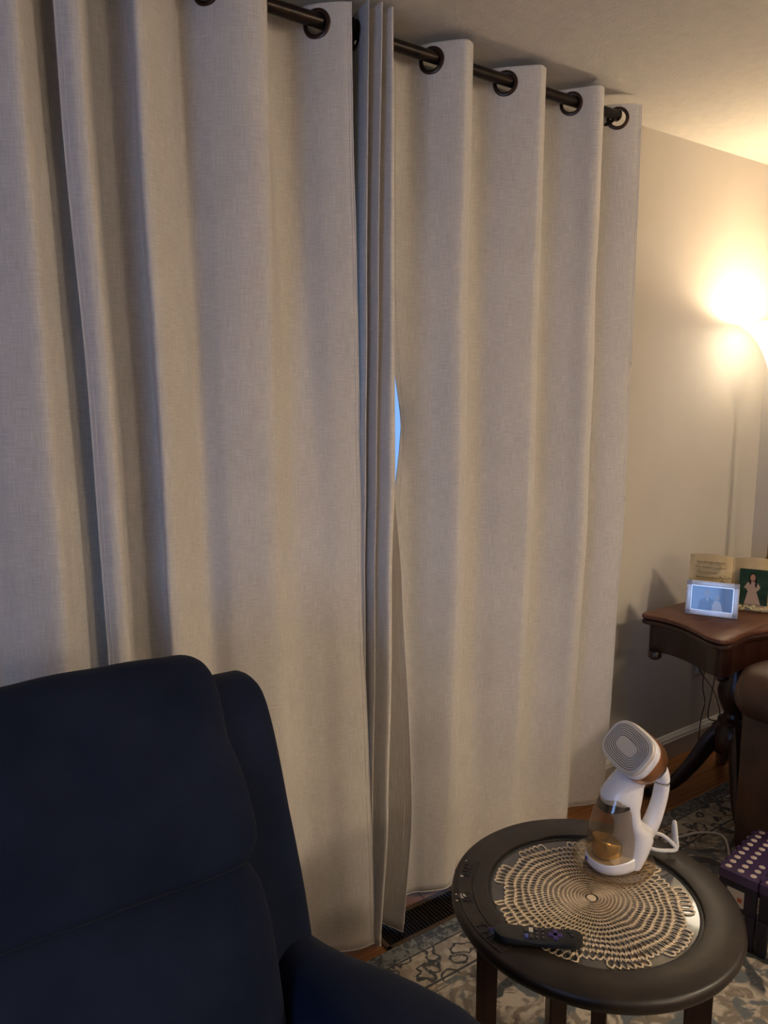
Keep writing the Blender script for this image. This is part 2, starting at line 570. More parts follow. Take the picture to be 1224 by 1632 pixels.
fl = struct(box('floor', ((LX + RX) / 2, (FY + WY) / 2, -0.05), (RX - LX + 0.3, WY - FY + 0.4, 0.07), M['subfloor']), 'orange brown hardwood floor')
pw, pl = 0.0825, 1.49
bm = bmesh.new()
add_box(bm, (0, 0, 0), (pl - 0.002, pw - 0.0016, 0.016), bev=0.0012)
bmesh.ops.recalc_face_normals(bm, faces=bm.faces)
plank_me = bpy.data.meshes.new('plank'); bm.to_mesh(plank_me); bm.free()
plank_me.materials.append(M['plank'])
fc = Vector(((LX + RX) / 2, (FY + WY) / 2, -0.05))
row = 0
y = WY - pw / 2
while y > FY:
    offx = (row * 0.53) % pl
    x = LX - offx + pl / 2
    while x - pl / 2 < RX:
        if y > -1.2:                          # the part of the room the picture could show
            xa, xb = max(x - pl / 2, LX), min(x + pl / 2, RX)      # cut the end planks at the walls
            if xb - xa > 0.03:
                o = bpy.data.objects.new('plank', plank_me); COL.objects.link(o)
                o.parent = fl
                o.location = ((xa + xb) / 2, y, -0.008)
                o.scale.x = (xb - xa) / pl
        x += pl
    y -= pw; row += 1

# baseboards
def baseboard(name, x0, x1):
    b = struct(box(name, ((x0 + x1) / 2, WY - 0.007, 0.037), (x1 - x0, 0.014, 0.074), M['wall']))
    cy = WY - 0.0
    bm = bmesh.new()
    prof = [(0, 0.074), (-0.017, 0.074), (-0.019, 0.080), (-0.016, 0.086), (-0.016, 0.092), (-0.010, 0.099), (-0.006, 0.106), (0, 0.107)]
    add_loft(bm, [[(xx - (x0 + x1) / 2 * 0, cy + p[0], p[1]) for p in prof] for xx in (x0, x1)])
    c = from_bm('moulding_cap', bm, M['trim'], b, False)
    c['label'] = 'white moulded cap of the baseboard'
    return b


# (box meshes are built around the world origin, so children share that frame)
baseboard('baseboard_back', WX1 + 0.09, RX)
baseboard('baseboard_left', LX, WX0 - 0.09)

# patio door behind the curtains
w1 = struct(box('window_1', ((WX0 + WX1) / 2, WY + 0.07, 0.02), (WX1 - WX0, 0.12, 0.04), M['sill']), 'white framed patio door behind the curtains')
for (cx, cz, sx, sz) in ((WX0 + 0.03, WZ1 / 2, 0.06, WZ1), (WX1 - 0.03, WZ1 / 2, 0.06, WZ1), ((WX0 + WX1) / 2, WZ1 - 0.03, WX1 - WX0, 0.06), (0.98, WZ1 / 2, 0.09, WZ1), ((WX0 + WX1) / 2, 0.10, WX1 - WX0, 0.13)):
    box('window_frame', (cx, WY + 0.08, cz), (sx, 0.09, sz), M['vinyl'], w1, bev=0.004)
for x0, x1 in ((WX0 + 0.06, 0.935), (1.025, WX1 - 0.06)):
    box('pane', ((x0 + x1) / 2, WY + 0.08, 1.083), (x1 - x0, 0.006, 1.84), M['pane'], w1)
struct(box('ground', (1.0, 5.45, -0.14), (24, 7.0, 0.1), M['grass']), 'lawn outside the patio door')
# window in the left wall
w2 = struct(box('window_2', (LX - 0.05, -0.9, 0.79), (0.2, 1.62, 0.03), M['vinyl']), 'white framed window in the left wall')
for (cy, cz, sy, sz) in ((-1.62, 1.45, 0.05, 1.3), (-0.18, 1.45, 0.05, 1.3), (-0.9, 2.075, 1.5, 0.05), (-0.9, 0.825, 1.5, 0.05), (-0.9, 1.45, 0.04, 1.3)):
    box('window_frame', (LX - 0.04, cy, cz), (0.05, sy, sz), M['vinyl'], w2)

# ------------------------------------------------------------------ rug
rug_c = Vector((1.25, RUG_EDGE_Y - 1.10, 0))
bm = bmesh.new()
add_box(bm, (0, 0, 0.004), (3.2, 2.2, 0.008), bev=0.002)
rug = from_bm('area_rug', bm, M['rug'])
rug.location = rug_c
tag(rug, 'distressed cream and slate oriental rug spread on the hardwood floor', 'rug')

# ------------------------------------------------------------------ floor register
reg = thing('floor_register', 'dark bronze slotted floor register in front of the curtains', 'floor vent', (1.30, 1.617, 0))
bm = bmesh.new()
for (cx, cy, sx, sy) in ((0, -0.052, 0.40, 0.014), (0, 0.052, 0.40, 0.014), (-0.193, 0, 0.014, 0.118), (0.193, 0, 0.014, 0.118)):
    add_box(bm, (cx, cy, 0.003), (sx, sy, 0.006), bev=0.0015)
from_bm('frame', bm, mat('register_bronze', (0.07, 0.042, 0.022), (0.10, 0.062, 0.034), 30, 0.45, metal=0.3), reg)
box('damper', (0, 0, 0.0005), (0.38, 0.1, 0.001), M['black'], reg)
bm = bmesh.new(); add_box(bm, (0, 0, 0), (0.0026, 0.094, 0.005))
sl = bpy.data.meshes.new('slat'); bm.to_mesh(sl); bm.free(); sl.materials.append(M['ring'])
for i in range(33):
    o = bpy.data.objects.new('slat', sl); COL.objects.link(o); o.parent = reg
    o.location = (-0.18 + i * 0.01125, 0, 0.0035)

# ------------------------------------------------------------------ curtains and rod
ROD_Y, ROD_Z = 1.70, 2.383


def curtain(name, label, keys, n, seed=0, hole_z=ROD_Z - 0.007, wrinkle=1.0):
    """keys: list of (z, [plan points]); equal point counts. Returns the fabric with grommet children."""
    keys = sorted(keys, key=lambda k: -k[0])
    curves = [(z, catmull([(p[0], p[1], 0) for p in pts], n)) for z, pts in keys]
    zt, zb = keys[0][0], keys[-1][0]
    zs = []
    z = zt
    while z > zt - 0.085:
        zs.append(z); z -= 0.004
    k = int((z - zb) / 0.022)
    zs += [z + (zb - z) * i / k for i in range(k + 1)]
    # arc length along the top
    top = curves[0][1]
    s = [0.0]
    for a, b_ in zip(top, top[1:]): s.append(s[-1] + (b_ - a).length)
    V, UV = [], []
    for z in zs:
        for i in range(len(curves) - 1):
            if curves[i + 1][0] <= z + 1e-6: break
        z0, c0 = curves[i]; z1, c1 = curves[i + 1]
        t = min(max((z0 - z) / (z0 - z1), 0), 1)
        t2 = t * t * (3 - 2 * t) * 0.6 + t * 0.4
        fade = min(1, (zt - z) / 0.4)
        for j in range(n + 1):
            p = c0[j].lerp(c1[j], t2)
            q = Vector((p.x * 2.2, z * 1.1, seed * 7.3))
            dy = (noise.noise(q * 3.0) * 0.0045 + noise.noise(Vector((p.x * 14, z * 4, seed))) * 0.0020) * fade
            for zc, amp in ((1.93, 0.7), (1.38, 1.0), (0.86, 1.2), (0.45, 0.8)):
                zz = z - zc - 0.02 * math.sin(p.x * 5 + seed) - 0.012 * noise.noise(Vector((p.x * 9, zc, seed)))
                g = max(0.0, noise.noise(Vector((p.x * 4.0, zc * 3, seed + 3))) + 0.15)
                dy += -0.0045 * amp * g * math.exp(-(zz / 0.012) ** 2)
                dy += 0.0035 * amp * g * math.exp(-((zz + 0.022) / 0.018) ** 2)
            V.append((p.x + noise.noise(q * 2 + Vector((5, 1, 0))) * 0.004 * fade, p.y + dy * wrinkle, z))
            UV.append((s[j], z))
    # faces, leaving the grommet holes open
    hol = []
    for j in range(n):                        # a grommet wherever the cloth crosses the rod
        if (top[j].y - ROD_Y) * (top[j + 1].y - ROD_Y) < 0:
            hol.append((s[j], j))
    F = []
    w = n + 1
    for r in range(len(zs) - 1):
        for j in range(n):
            sm, zm = (s[j] + s[j + 1]) / 2, (zs[r] + zs[r + 1]) / 2
            if any((sm - h[0]) ** 2 + (zm - hole_z) ** 2 < 0.0265 ** 2 for h in hol): continue
            F.append((r * w + j, (r + 1) * w + j, (r + 1) * w + j + 1, r * w + j + 1))
    me = bpy.data.meshes.new(name)
    me.from_pydata(V, [], F); me.update()
    uvl = me.uv_layers.new(name='UVMap')
    for lp in me.loops: uvl.data[lp.index].uv = UV[lp.vertex_index]
    o = link(name, me, M['linen'])
    tag(o, label, 'curtain', 'linen curtain panels on the rod')
    sd = o.modifiers.new('thickness', 'SOLIDIFY'); sd.thickness = 0.0022; sd.offset = 0
    # stitched hems along both side edges
    for side, j in (('l', 0), ('r', n)):
        pts = [Vector(V[r * w + j]) for r in range(0, len(zs), 3)]
        tube('side_hem', pts, 0.0021, M['linen'], o, 6)
    for j in (5, n - 5):
        pts = [Vector(V[r * w + j]) + Vector((0, -0.0010, 0)) for r in range(0, len(zs), 3)]
        tube('stitch_line', pts, 0.0011, M['linen'], o, 5)
    bj = [Vector(V[(len(zs) - 1) * w + j]) for j in range(0, n + 1, 2)]
    tube('bottom_hem', bj, 0.0021, M['linen'], o, 6)
    for (sj, j) in hol:
        a, b_ = Vector(V[max(j - 4, 0)]), Vector(V[min(j + 4, n)])
        t = (b_ - a); t.z = 0; t.normalize()
        nn = Vector((t.y, -t.x, 0))
        c = Vector((top[j].x, top[j].y, hole_z))
        bm = bmesh.new()
        prof = [(0.0235, 0.0), (0.0245, 0.0035), (0.029, 0.0048), (0.0335, 0.0030), (0.035, 0.0), (0.0335, -0.003), (0.029, -0.0048), (0.0245, -0.0035)]
        rg = []
        for i in range(36):
            an = 2 * PI * i / 36
            rad = t * math.cos(an) + Vector((0, 0, 1)) * math.sin(an)
            rg.append([bm.verts.new(c + rad * pr + nn * ph) for pr, ph in prof])
        for i in range(36):
            A, B = rg[i], rg[(i + 1) % 36]
            for k2 in range(8):
                bm.faces.new((A[k2], A[(k2 + 1) % 8], B[(k2 + 1) % 8], B[k2]))
        g = from_bm('grommet', bm, M['ring'], o)
        g['label'] = 'dark bronze grommet ring'
    return o


ZT = 2.420
# far-left panel, mostly outside the picture
A_top = [(-0.62, 1.76), (-0.52, 1.70), (-0.45, 1.645), (-0.39, 1.70), (-0.33, 1.76), (-0.25, 1.70), (-0.17, 1.645), (-0.11, 1.70), (-0.05, 1.765), (0.03, 1.70), (0.10, 1.65), (0.16, 1.70), (0.21, 1.755), (0.265, 1.70), (0.318, 1.655), (0.352, 1.695), (0.388, 1.728), (0.440, 1.738)]
A_bot = [(-0.60, 1.74), (-0.52, 1.70), (-0.44, 1.655), (-0.38, 1.70), (-0.32, 1.74), (-0.25, 1.70), (-0.16, 1.65), (-0.10, 1.69), (-0.04, 1.73), (0.03, 1.69), (0.10, 1.645), (0.16, 1.69), (0.21, 1.735), (0.265, 1.68), (0.330, 1.635), (0.372, 1.665), (0.415, 1.698), (0.485, 1.708)]
curtain('linen_curtain', 'beige linen curtain panel at the far left edge, beyond the double hem line', [(ZT, A_top), (1.1, [((a[0] + b[0]) / 2 + 0.006 * (a[0] > 0.3), (a[1] + b[1]) / 2) for a, b in zip(A_top, A_bot)]), (0.02, A_bot)], 300, seed=1)

B_top = [(0.392, 1.668), (0.418, 1.645), (0.442, 1.655), (0.472, 1.735), (0.520, 1.752), (0.556, 1.730), (0.544, 1.680), (0.538, 1.645), (0.562, 1.648), (0.625, 1.705), (0.675, 1.765), (0.717, 1.700), (0.765, 1.650), (0.822, 1.636), (0.850, 1.690), (0.885, 1.762), (0.945, 1.765), (0.991, 1.700), (1.030, 1.662), (1.052, 1.648)]
B_mid = [(0.425, 1.668), (0.446, 1.648), (0.468, 1.655), (0.492, 1.712), (0.535, 1.728), (0.575, 1.708), (0.562, 1.665), (0.556, 1.635), (0.580, 1.638), (0.635, 1.678), (0.675, 1.705), (0.720, 1.672), (0.770, 1.655), (0.820, 1.648), (0.860, 1.665), (0.905, 1.680), (0.955, 1.672), (1.000, 1.655), (1.040, 1.648), (1.070, 1.645)]
B_bot = [(0.450, 1.650), (0.470, 1.630), (0.488, 1.635), (0.512, 1.688), (0.552, 1.705), (0.592, 1.688), (0.582, 1.645), (0.576, 1.615), (0.602, 1.618), (0.650, 1.658), (0.690, 1.685), (0.735, 1.660), (0.785, 1.635), (0.835, 1.625), (0.870, 1.640), (0.915, 1.650), (0.960, 1.640), (1.005, 1.615), (1.045, 1.602), (1.079, 1.598)]
curtain('linen_curtain', 'wide beige linen curtain panel behind the blue recliner', [(ZT, B_top), (1.1, B_mid), (0.012, B_bot)], 320, seed=2)

C_top = [(1.104, 1.690), (1.092, 1.660), (1.084, 1.622), (1.106, 1.740), (1.118, 1.615), (1.133, 1.735), (1.148, 1.622), (1.165, 1.660), (1.175, 1.750), (1.205, 1.722)]
C_mid = [(1.062, 1.745), (1.068, 1.700), (1.082, 1.635), (1.092, 1.700), (1.100, 1.615), (1.108, 1.660), (1.135, 1.600), (1.172, 1.645), (1.172, 1.715), (1.204, 1.690)]
C_low = [(1.035, 1.790), (1.047, 1.730), (1.068, 1.632), (1.075, 1.690), (1.082, 1.610), (1.090, 1.650), (1.112, 1.585), (1.138, 1.630), (1.150, 1.710), (1.214, 1.605)]
C_up = [(a[0] * 0.4 + b[0] * 0.6, a[1] * 0.4 + b[1] * 0.6) for a, b in zip(C_top, C_mid)]
C_up[0] = (1.068, 1.740); C_up[1] = (1.074, 1.695)
C_lm = [(a[0] * 0.6 + b[0] * 0.4, a[1] * 0.6 + b[1] * 0.4) for a, b in zip(C_mid, C_low)]
C_lm[-1] = (1.206, 1.650)
C_bot = [(1.035, 1.750), (1.042, 1.710), (1.056, 1.632), (1.062, 1.680), (1.066, 1.612), (1.072, 1.640), (1.085, 1.582), (1.103, 1.615), (1.120, 1.700), (1.172, 1.588)]
curtain('linen_curtain', 'beige linen curtain bunched into narrow folds between the two wide panels', [(ZT + 0.004, C_top), (1.92, C_up), (1.30, C_mid), (1.02, C_lm), (0.35, C_low), (0.012, C_bot)], 260, seed=3, wrinkle=0.6)


def fold(g, c, nxt):
    return [(g, 1.700), (c - 0.034, 1.644), (c - 0.012, 1.636), (c + 0.018, 1.656), (c + 0.032, 1.705), (c + 0.048, 1.752), (nxt - 0.060, 1.768)]


D_top = [(1.240, 1.760), (1.300, 1.758)] + fold(1.338, 1.418, 1.601) + fold(1.601, 1.690, 1.869) + fold(1.869, 1.938, 2.082) + [(2.082, 1.700), (2.122, 1.672), (2.150, 1.665)]
D_mid = []
for i, (x, yy) in enumerate(D_top):
    D_mid.append((x + 0.004 + 0.016 * (x - 1.25), 1.70 + (yy - 1.70) * 0.72))
D_mid[0] = (1.276, 1.752); D_mid[1] = (1.295, 1.735)
D_up = list(D_mid); D_up[0] = (1.232, 1.752)
D_lo = list(D_mid); D_lo[0] = (1.236, 1.745)
D_bot = []
for i, (x, yy) in enumerate(D_top):
    base = 1.672 + 0.066 * min(1, max(0, (x - 1.22) / 0.75))
    D_bot.append((x - 0.018 + 0.075 * (x - 1.25) * (0.9), base + (yy - 1.70) * 0.42))
curtain('linen_curtain', 'beige linen curtain panel at right, ending beside the bare wall', [(ZT - 0.002, D_top), (1.75, D_up), (1.43, D_mid), (1.15, D_lo), (0.022, D_bot)], 360, seed=4)

rod = thing('curtain_rod', 'black bronze curtain rod threaded through the curtain grommets', 'curtain rod', (0.8, ROD_Y, ROD_Z))


def rodpart(name, pts, r, seg=20):
    return tube(name, [Vector(p) - Vector((0.8, ROD_Y, ROD_Z)) for p in pts], r, M['bronze'], rod, seg)


rodpart('pole', [(-0.75, ROD_Y, ROD_Z), (1.1, ROD_Y, ROD_Z)], 0.0165)
rodpart('pole', [(1.09, ROD_Y, ROD_Z), (2.075, ROD_Y, ROD_Z)], 0.0152)
rodpart('end_cap', [(2.070, ROD_Y, ROD_Z), (2.078, ROD_Y, ROD_Z), (2.086, ROD_Y, ROD_Z)], [0.0165, 0.018, 0.012])
rodpart('centre_collar', [(1.074, ROD_Y, ROD_Z - 0.004), (1.080, ROD_Y, ROD_Z - 0.004), (1.086, ROD_Y, ROD_Z - 0.004)], [0.028, 0.034, 0.028])
for bx in (2.060, -0.7, 1.080):
    rodpart('bracket', [(bx, ROD_Y, ROD_Z - 0.016), (bx, ROD_Y + 0.06, ROD_Z - 0.03), (bx, WY, ROD_Z - 0.03)], 0.006, 10)
    rodpart('bracket_plate', [(bx, WY - 0.006, ROD_Z - 0.03), (bx, WY, ROD_Z - 0.03)], 0.02)

# ------------------------------------------------------------------ floor lamp in the corner
LXY = (3.03, 1.615)
lamp = thing('torchiere_lamp', 'glowing torchiere floor lamp with a flared glass shade in the corner', 'lamp', (LXY[0], LXY[1], 0))
lathe('base', [(0.105, 0), (0.11, 0.012), (0.095, 0.025), (0.05, 0.035), (0.02, 0.06), (0.014, 0.08)], M['brass'], lamp)
lathe('pole', [(0.012, 0.07), (0.012, 0.8), (0.018, 0.82), (0.018, 0.85), (0.012, 0.87), (0.012, 1.54)], M['brass'], lamp, 24)
lathe('socket_cup', [(0.012, 1.53), (0.035, 1.545), (0.048, 1.57), (0.05, 1.585)], M['brass'], lamp, 32)
prof = [(0.045, 1.575), (0.052, 1.60), (0.063, 1.635), (0.080, 1.675), (0.103, 1.72), (0.133, 1.757), (0.164, 1.780), (0.170, 1.787)]
lathe('glass_shade', prof + [(r - 0.004, z + 0.001) for r, z in reversed(prof)], M['shade'], lamp, 64, cap=False)
lathe('bulb', [(0.012, 1.60), (0.016, 1.62), (0.028, 1.65), (0.028, 1.67), (0.016, 1.69), (0.002, 1.695)], M['bulb'], lamp, 20)
pl_ = bpy.data.lights.new('bulb_light', 'POINT')
pl_.energy = 6.5; pl_.color = (1.0, 0.86, 0.66); pl_.shadow_soft_size = 0.03
plo = bpy.data.objects.new('bulb_light', pl_); COL.objects.link(plo); plo.parent = lamp
plo.location = (0, 0, 1.725)

# ------------------------------------------------------------------ second floor lamp, behind the viewer
fl2 = thing('drum_floor_lamp', 'floor lamp with a glowing cream drum shade behind the viewer', 'lamp', (1.3, -1.9, 0))
lathe('base', [(0.14, 0), (0.145, 0.012), (0.12, 0.024), (0.02, 0.035)], M['brass'], fl2)
lathe('pole', [(0.012, 0.03), (0.012, 1.70)], M['brass'], fl2, 20)
pr = [(0.195, 1.64), (0.175, 1.90)]
lathe('drum_shade', pr + [(0.170, 1.90), (0.190, 1.64)], M['drum'], fl2, 48, cap=False)
lathe('shade_ring', [(0.165, 1.885), (0.165, 1.888), (0.012, 1.70), (0.012, 1.695)], M['brass'], fl2, 12, cap=False)

up_l = bpy.data.lights.new('drum_bulb', 'POINT')
up_l.energy = 48; up_l.color = (1.0, 0.82, 0.60); up_l.shadow_soft_size = 0.04
up_o = bpy.data.objects.new('drum_bulb', up_l); COL.objects.link(up_o); up_o.parent = fl2
up_o.location = (0, 0, 1.80)
cl = thing('ceiling_light', 'round frosted glass ceiling light behind the viewer', 'lamp', (2.55, -1.05, CEIL))
lathe('canopy', [(0.17, 0.0), (0.17, -0.02), (0.155, -0.03)], M['brass'], cl, 32)
lathe('glass_dome', [(0.155, -0.026), (0.152, -0.05), (0.135, -0.08), (0.10, -0.105), (0.055, -0.118), (0.004, -0.121)], M['dome'], cl, 32)

# ------------------------------------------------------------------ blue recliner
rc = thing('recliner', 'navy blue velvet recliner standing with its back to the curtains', 'armchair', (0.2, 0.8, 0.0085))
RO = (0.2, 0.8, 0)
V_ = M['velvet']
pillow('head_cushion', [(1.335, 0.98), (1.315, 1.035), (1.275, 1.052), (1.225, 1.028), (1.165, 0.965), (1.105, 0.885), (1.065, 0.81), (1.052, 0.765), (1.11, 0.745), (1.24, 0.75), (1.31, 0.87)], -0.095, 0.497, 0.055, V_, rc, off=RO, wob=0.006)
pillow('lumbar_cushion', [(1.20, 0.755), (1.09, 0.765), (1.04, 0.752), (0.995, 0.70), (0.962, 0.61), (0.952, 0.52), (0.97, 0.45), (1.08, 0.43), (1.20, 0.45), (1.23, 0.6)], -0.09, 0.497, 0.065, V_, rc, off=RO, wob=0.005)
wing = [(1.215, 0.975), (1.262, 0.995), (1.315, 0.985), (1.345, 0.93), (1.33, 0.75), (1.29, 0.55), (1.20, 0.48), (1.05, 0.50), (1.055, 0.60), (1.10, 0.75), (1.155, 0.88)]
pillow('side_wing', wing, 0.455, 0.586, 0.030, V_, rc, off=RO, wob=0.002)
pillow('side_wing', wing, -0.186, -0.055, 0.030, V_, rc, off=RO, wob=0.002)
pillow('back_shell', [(1.30, 0.93), (1.345, 0.945), (1.385, 0.91), (1.37, 0.6), (1.33, 0.2), (1.30, 0.08), (1.2, 0.08), (1.18, 0.3), (1.22, 0.6)], -0.15, 0.55, 0.03, V_, rc, off=RO)


def armshape(sgn):
    def f(yv, a, z):
        k = min(max((1.13 - yv) / 0.36, 0), 1)
        k = k * k * (3 - 2 * k)
        # narrow beside the wing, widening towards the front
        a2 = 0.50 + (a - 0.50) * (0.46 + 0.54 * k)
        z2 = z - 0.018 * (1 - k)
        return (yv, a2 if sgn > 0 else 0.40 - a2, z2)
    return f


arm = [(0.50, 0.12), (0.50, 0.45), (0.515, 0.565), (0.56, 0.60), (0.63, 0.603), (0.70, 0.575), (0.742, 0.51), (0.752, 0.42), (0.745, 0.12), (0.62, 0.09)]
for sgn in (1, -1):
    pillow('arm', arm, 0.16, 1.20, 0.045, V_, rc, axis='y', off=RO, shape=armshape(sgn), wob=0.003)
pillow('seat_cushion', [(0.98, 0.30), (0.98, 0.46), (0.90, 0.485), (0.6, 0.49), (0.35, 0.485), (0.26, 0.45), (0.25, 0.36), (0.30, 0.29), (0.6, 0.27)], -0.095, 0.495, 0.04, V_, rc, off=RO, wob=0.004)
pillow('footrest', [(0.30, 0.10), (0.30, 0.32), (0.24, 0.38), (0.19, 0.34), (0.18, 0.15), (0.22, 0.09)], -0.09, 0.49, 0.03, V_, rc, off=RO)
box('base', (0.0, -0.02, 0.05), (0.80, 0.90, 0.10), M['black'], rc, bev=0.01)
# ------------------------------------------------------------------ brown leather armchair at the right edge
ac = thing('armchair', 'brown leather armchair at the right edge beside the mahogany table', 'armchair', (2.64, 0.78, 0.0045))
AO = (2.70, 0.78, 0)
Lm = M['leather']
bm_prof = [(2.222, 0.555), (2.198, 0.60), (2.222, 0.655), (2.29, 0.685), (2.5, 0.69), (2.95, 0.685), (3.02, 0.62), (2.95, 0.53), (2.5, 0.52), (2.28, 0.525)]
for (y0, y1) in ((1.00, 1.245), (0.32, 0.56)):
    pf = catmull([(p[0], p[1], 0) for p in bm_prof], 44, True)
    cx = sum(p.x for p in pf) / 44; cz = sum(p.y for p in pf) / 44
    rings = []
    for j in range(25):
        t = j / 24
        e = min(t, 1 - t) * (y1 - y0)
        ins = 0 if e > 0.06 else 0.06 - math.sqrt(max(0, 0.06 ** 2 - (0.06 - e) ** 2))
        rg = []
        for p in pf:
            dx, dz = p.x - cx, p.y - cz
            l = math.hypot(dx, dz)
            k = max(0.05, 1 - ins / max(l, 0.07))
            v = Vector((cx + dx * k, y0 + t * (y1 - y0), cz + dz * k))
            v += noise.noise_vector(v * 7) * 0.006
            rg.append(v - Vector(AO))
        rings.append(rg)
    bm = bmesh.new(); add_loft(bm, rings)
    from_bm('arm_pad', bm, Lm, ac)
    bm = bmesh.new(); add_box(bm, (2.65 - AO[0], (y0 + y1) / 2 - AO[1], 0.32), (0.74, y1 - y0 - 0.015, 0.50), bev=0.02)
    from_bm('arm_panel', bm, Lm, ac)
pad = lambda nm, c, s, b: box(nm, (c[0] - AO[0], c[1] - AO[1], c[2]), s, Lm, ac, bev=b)
pad('seat_cushion', (2.58, 0.78, 0.40), (0.72, 0.44, 0.18), 0.045)
pad('backrest', (3.03, 0.78, 0.62), (0.22, 0.60, 0.72), 0.07)
pad('base', (2.65, 0.78, 0.18), (0.70, 0.46, 0.26), 0.02)
for sx in (2.33, 2.97):
    for sy in (0.37, 1.19):
        box('foot', (sx - AO[0], sy - AO[1], 0.04), (0.05, 0.05, 0.07), M['black'], ac, bev=0.006)

# ------------------------------------------------------------------ mahogany pedestal card table
TC = Vector((2.62, 1.49, 0))
ct = thing('pedestal_card_table', 'dark mahogany fold-over card table on a carved pedestal by the wall', 'table', TC)
left = [(2.30, 1.672), (2.283, 1.655), (2.300, 1.580), (2.290, 1.50), (2.262, 1.43), (2.237, 1.375), (2.237, 1.330), (2.272, 1.313), (2.33, 1.322), (2.40, 1.326), (2.48, 1.312), (2.55, 1.295), (2.62, 1.288)]
half = [Vector((p[0], p[1], 0)) - TC for p in left]
outl = half + [Vector((-p.x, p.y, 0)) for p in reversed(half[:-1])]
ol = catmull(outl, 120)


def slab(name, z0, z1, grow, m):
    bm = bmesh.new()
    c = Vector((0, -0.005, 0))
    def rg(k, z): return [(c + (p - c) * (1 + k), z) for p in ol]
    prof = [(grow - 0.016, z0), (grow, z0 + 0.003), (grow + 0.004, (z0 + z1) / 2), (grow, z1 - 0.003), (grow - 0.014, z1)]
    add_loft(bm, [[(p.x, p.y, z) for p, z in rg(k, z)] for k, z in prof])
    return from_bm(name, bm, m, ct)


slab('tabletop', 0.722, 0.740, 0.0, M['mahtop'])
slab('lower_leaf', 0.702, 0.720, -0.004, M['mahogany'])
bm = bmesh.new()
c = Vector((0, -0.005, 0))
add_loft(bm, [[((p * k).x, (p * k).y + 0.005, z) for p in ol] for k, z in ((0.90, 0.600), (0.905, 0.607), (0.905, 0.701))])
from_bm('apron', bm, M['mahogany'], ct)
for sx in (-1, 1):
    for sy, yy in ((1, 0.135), (-1, -0.125)):
        lathe('drop_finial', [(0.02, 0.606), (0.024, 0.598), (0.024, 0.585), (0.016, 0.576), (0.004, 0.574)], M['mahogany'], ct, 20, (sx * 0.305, yy, 0))
lathe('pedestal', [(0.055, 0.602), (0.05, 0.585), (0.034, 0.565), (0.032, 0.53), (0.036, 0.505), (0.05, 0.47), (0.060, 0.43), (0.056, 0.40), (0.042, 0.365), (0.032, 0.345), (0.036, 0.33), (0.052, 0.32), (0.052, 0.305), (0.07, 0.285), (0.075, 0.24), (0.07, 0.20), (0.05, 0.18)], M['mahogany'], ct, 40)
for dx, dy in ((-0.22, 0.165), (-0.175, -0.15), (0.22, 0.165), (0.175, -0.15)):
    d = Vector((dx, dy, 0))
    pts = catmull([(d * 0.10) + Vector((0, 0, 0.275)), d * 0.28 + Vector((0, 0, 0.235)), d * 0.48 + Vector((0, 0, 0.15)), d * 0.72 + Vector((0, 0, 0.07)), d * 0.93 + Vector((0, 0, 0.038)), d * 1.06 + Vector((0, 0, 0.0275))], 20)
    rr = [(0.024 - 0.008 * i / 20, 0.046 - 0.029 * (i / 20) ** 0.7) for i in range(21)]
    lg = tube('leg', pts, rr, M['mahogany'], ct, 12)
    box('brass_toe', (d * 1.08 + Vector((0, 0, 0.0215))), (0.032, 0.032, 0.026), M['bronze'], lg, Matrix.Rotation(math.atan2(dy, dx), 3, 'Z'), 0.005)

# outlet, adapter and cords below the table
ob = thing('wall_outlet', 'almond wall outlet plate under the mahogany table', 'outlet', (2.90, WY, 0.375))
box('cover_plate', (0, -0.003, 0), (0.075, 0.006, 0.118), M['outlet'], ob, bev=0.002)
for dz in (0.022, -0.022):
    box('socket', (0, -0.0065, dz), (0.034, 0.004, 0.028), M['trim'], ob, bev=0.001)
ad = thing('power_adapter', 'black plug adapter in the wall outlet with a thin dark cord', 'adapter', (2.91, WY - 0.006, 0.385))
box('body', (0.012, -0.026, 0.0), (0.065, 0.045, 0.05), M['black'], ad, bev=0.006)
tube('cord', catmull([(-0.01, -0.03, -0.025), (-0.015, -0.03, -0.10), (0.0, -0.035, -0.17), (-0.012, -0.03, -0.24), (-0.02, -0.03, -0.34), (-0.015, -0.035, -0.372), (0.01, -0.04, -0.3745), (0.05, -0.045, -0.3755)], 40), 0.0022, M['cordk'], ad)
tag(tube('lamp_cord', catmull([(2.665, 1.60, 0.598), (2.66, 1.60, 0.57), (2.672, 1.60, 0.52), (2.655, 1.595, 0.43), (2.63, 1.59, 0.36), (2.62, 1.59, 0.31), (2.65, 1.60, 0.27), (2.72, 1.60, 0.26), (2.84, 1.70, 0.30), (2.90, WY - 0.012, 0.353)], 60), 0.0024, M['cordk']),
    'thin dark cord drooping behind the pedestal of the mahogany table', 'cord')

# ------------------------------------------------------------------ pictures on the card table
# small silver frame
a, b_ = Vector((2.412, 1.577, 0.7405)), Vector((2.491, 1.427, 0.7405))
xd = (b_ - a).normalized()
fw_, fh = 0.172, 0.122
sf = thing('photo_frame', 'small silver landscape photo frame showing a couple, on the mahogany table', 'picture frame', (a + b_) / 2, math.atan2(xd.y, xd.x))
TL = Matrix.Rotation(math.radians(-9), 4, 'X')       # leaning back


def tilted(parent, L_=TL):
    def f(name, c, s, m, par=None, bev=0.0):
        bm = bmesh.new(); add_box(bm, c, s, None, bev); bmesh.ops.transform(bm, matrix=L_, verts=bm.verts)
        return from_bm(name, bm, m, par or parent)
    return f


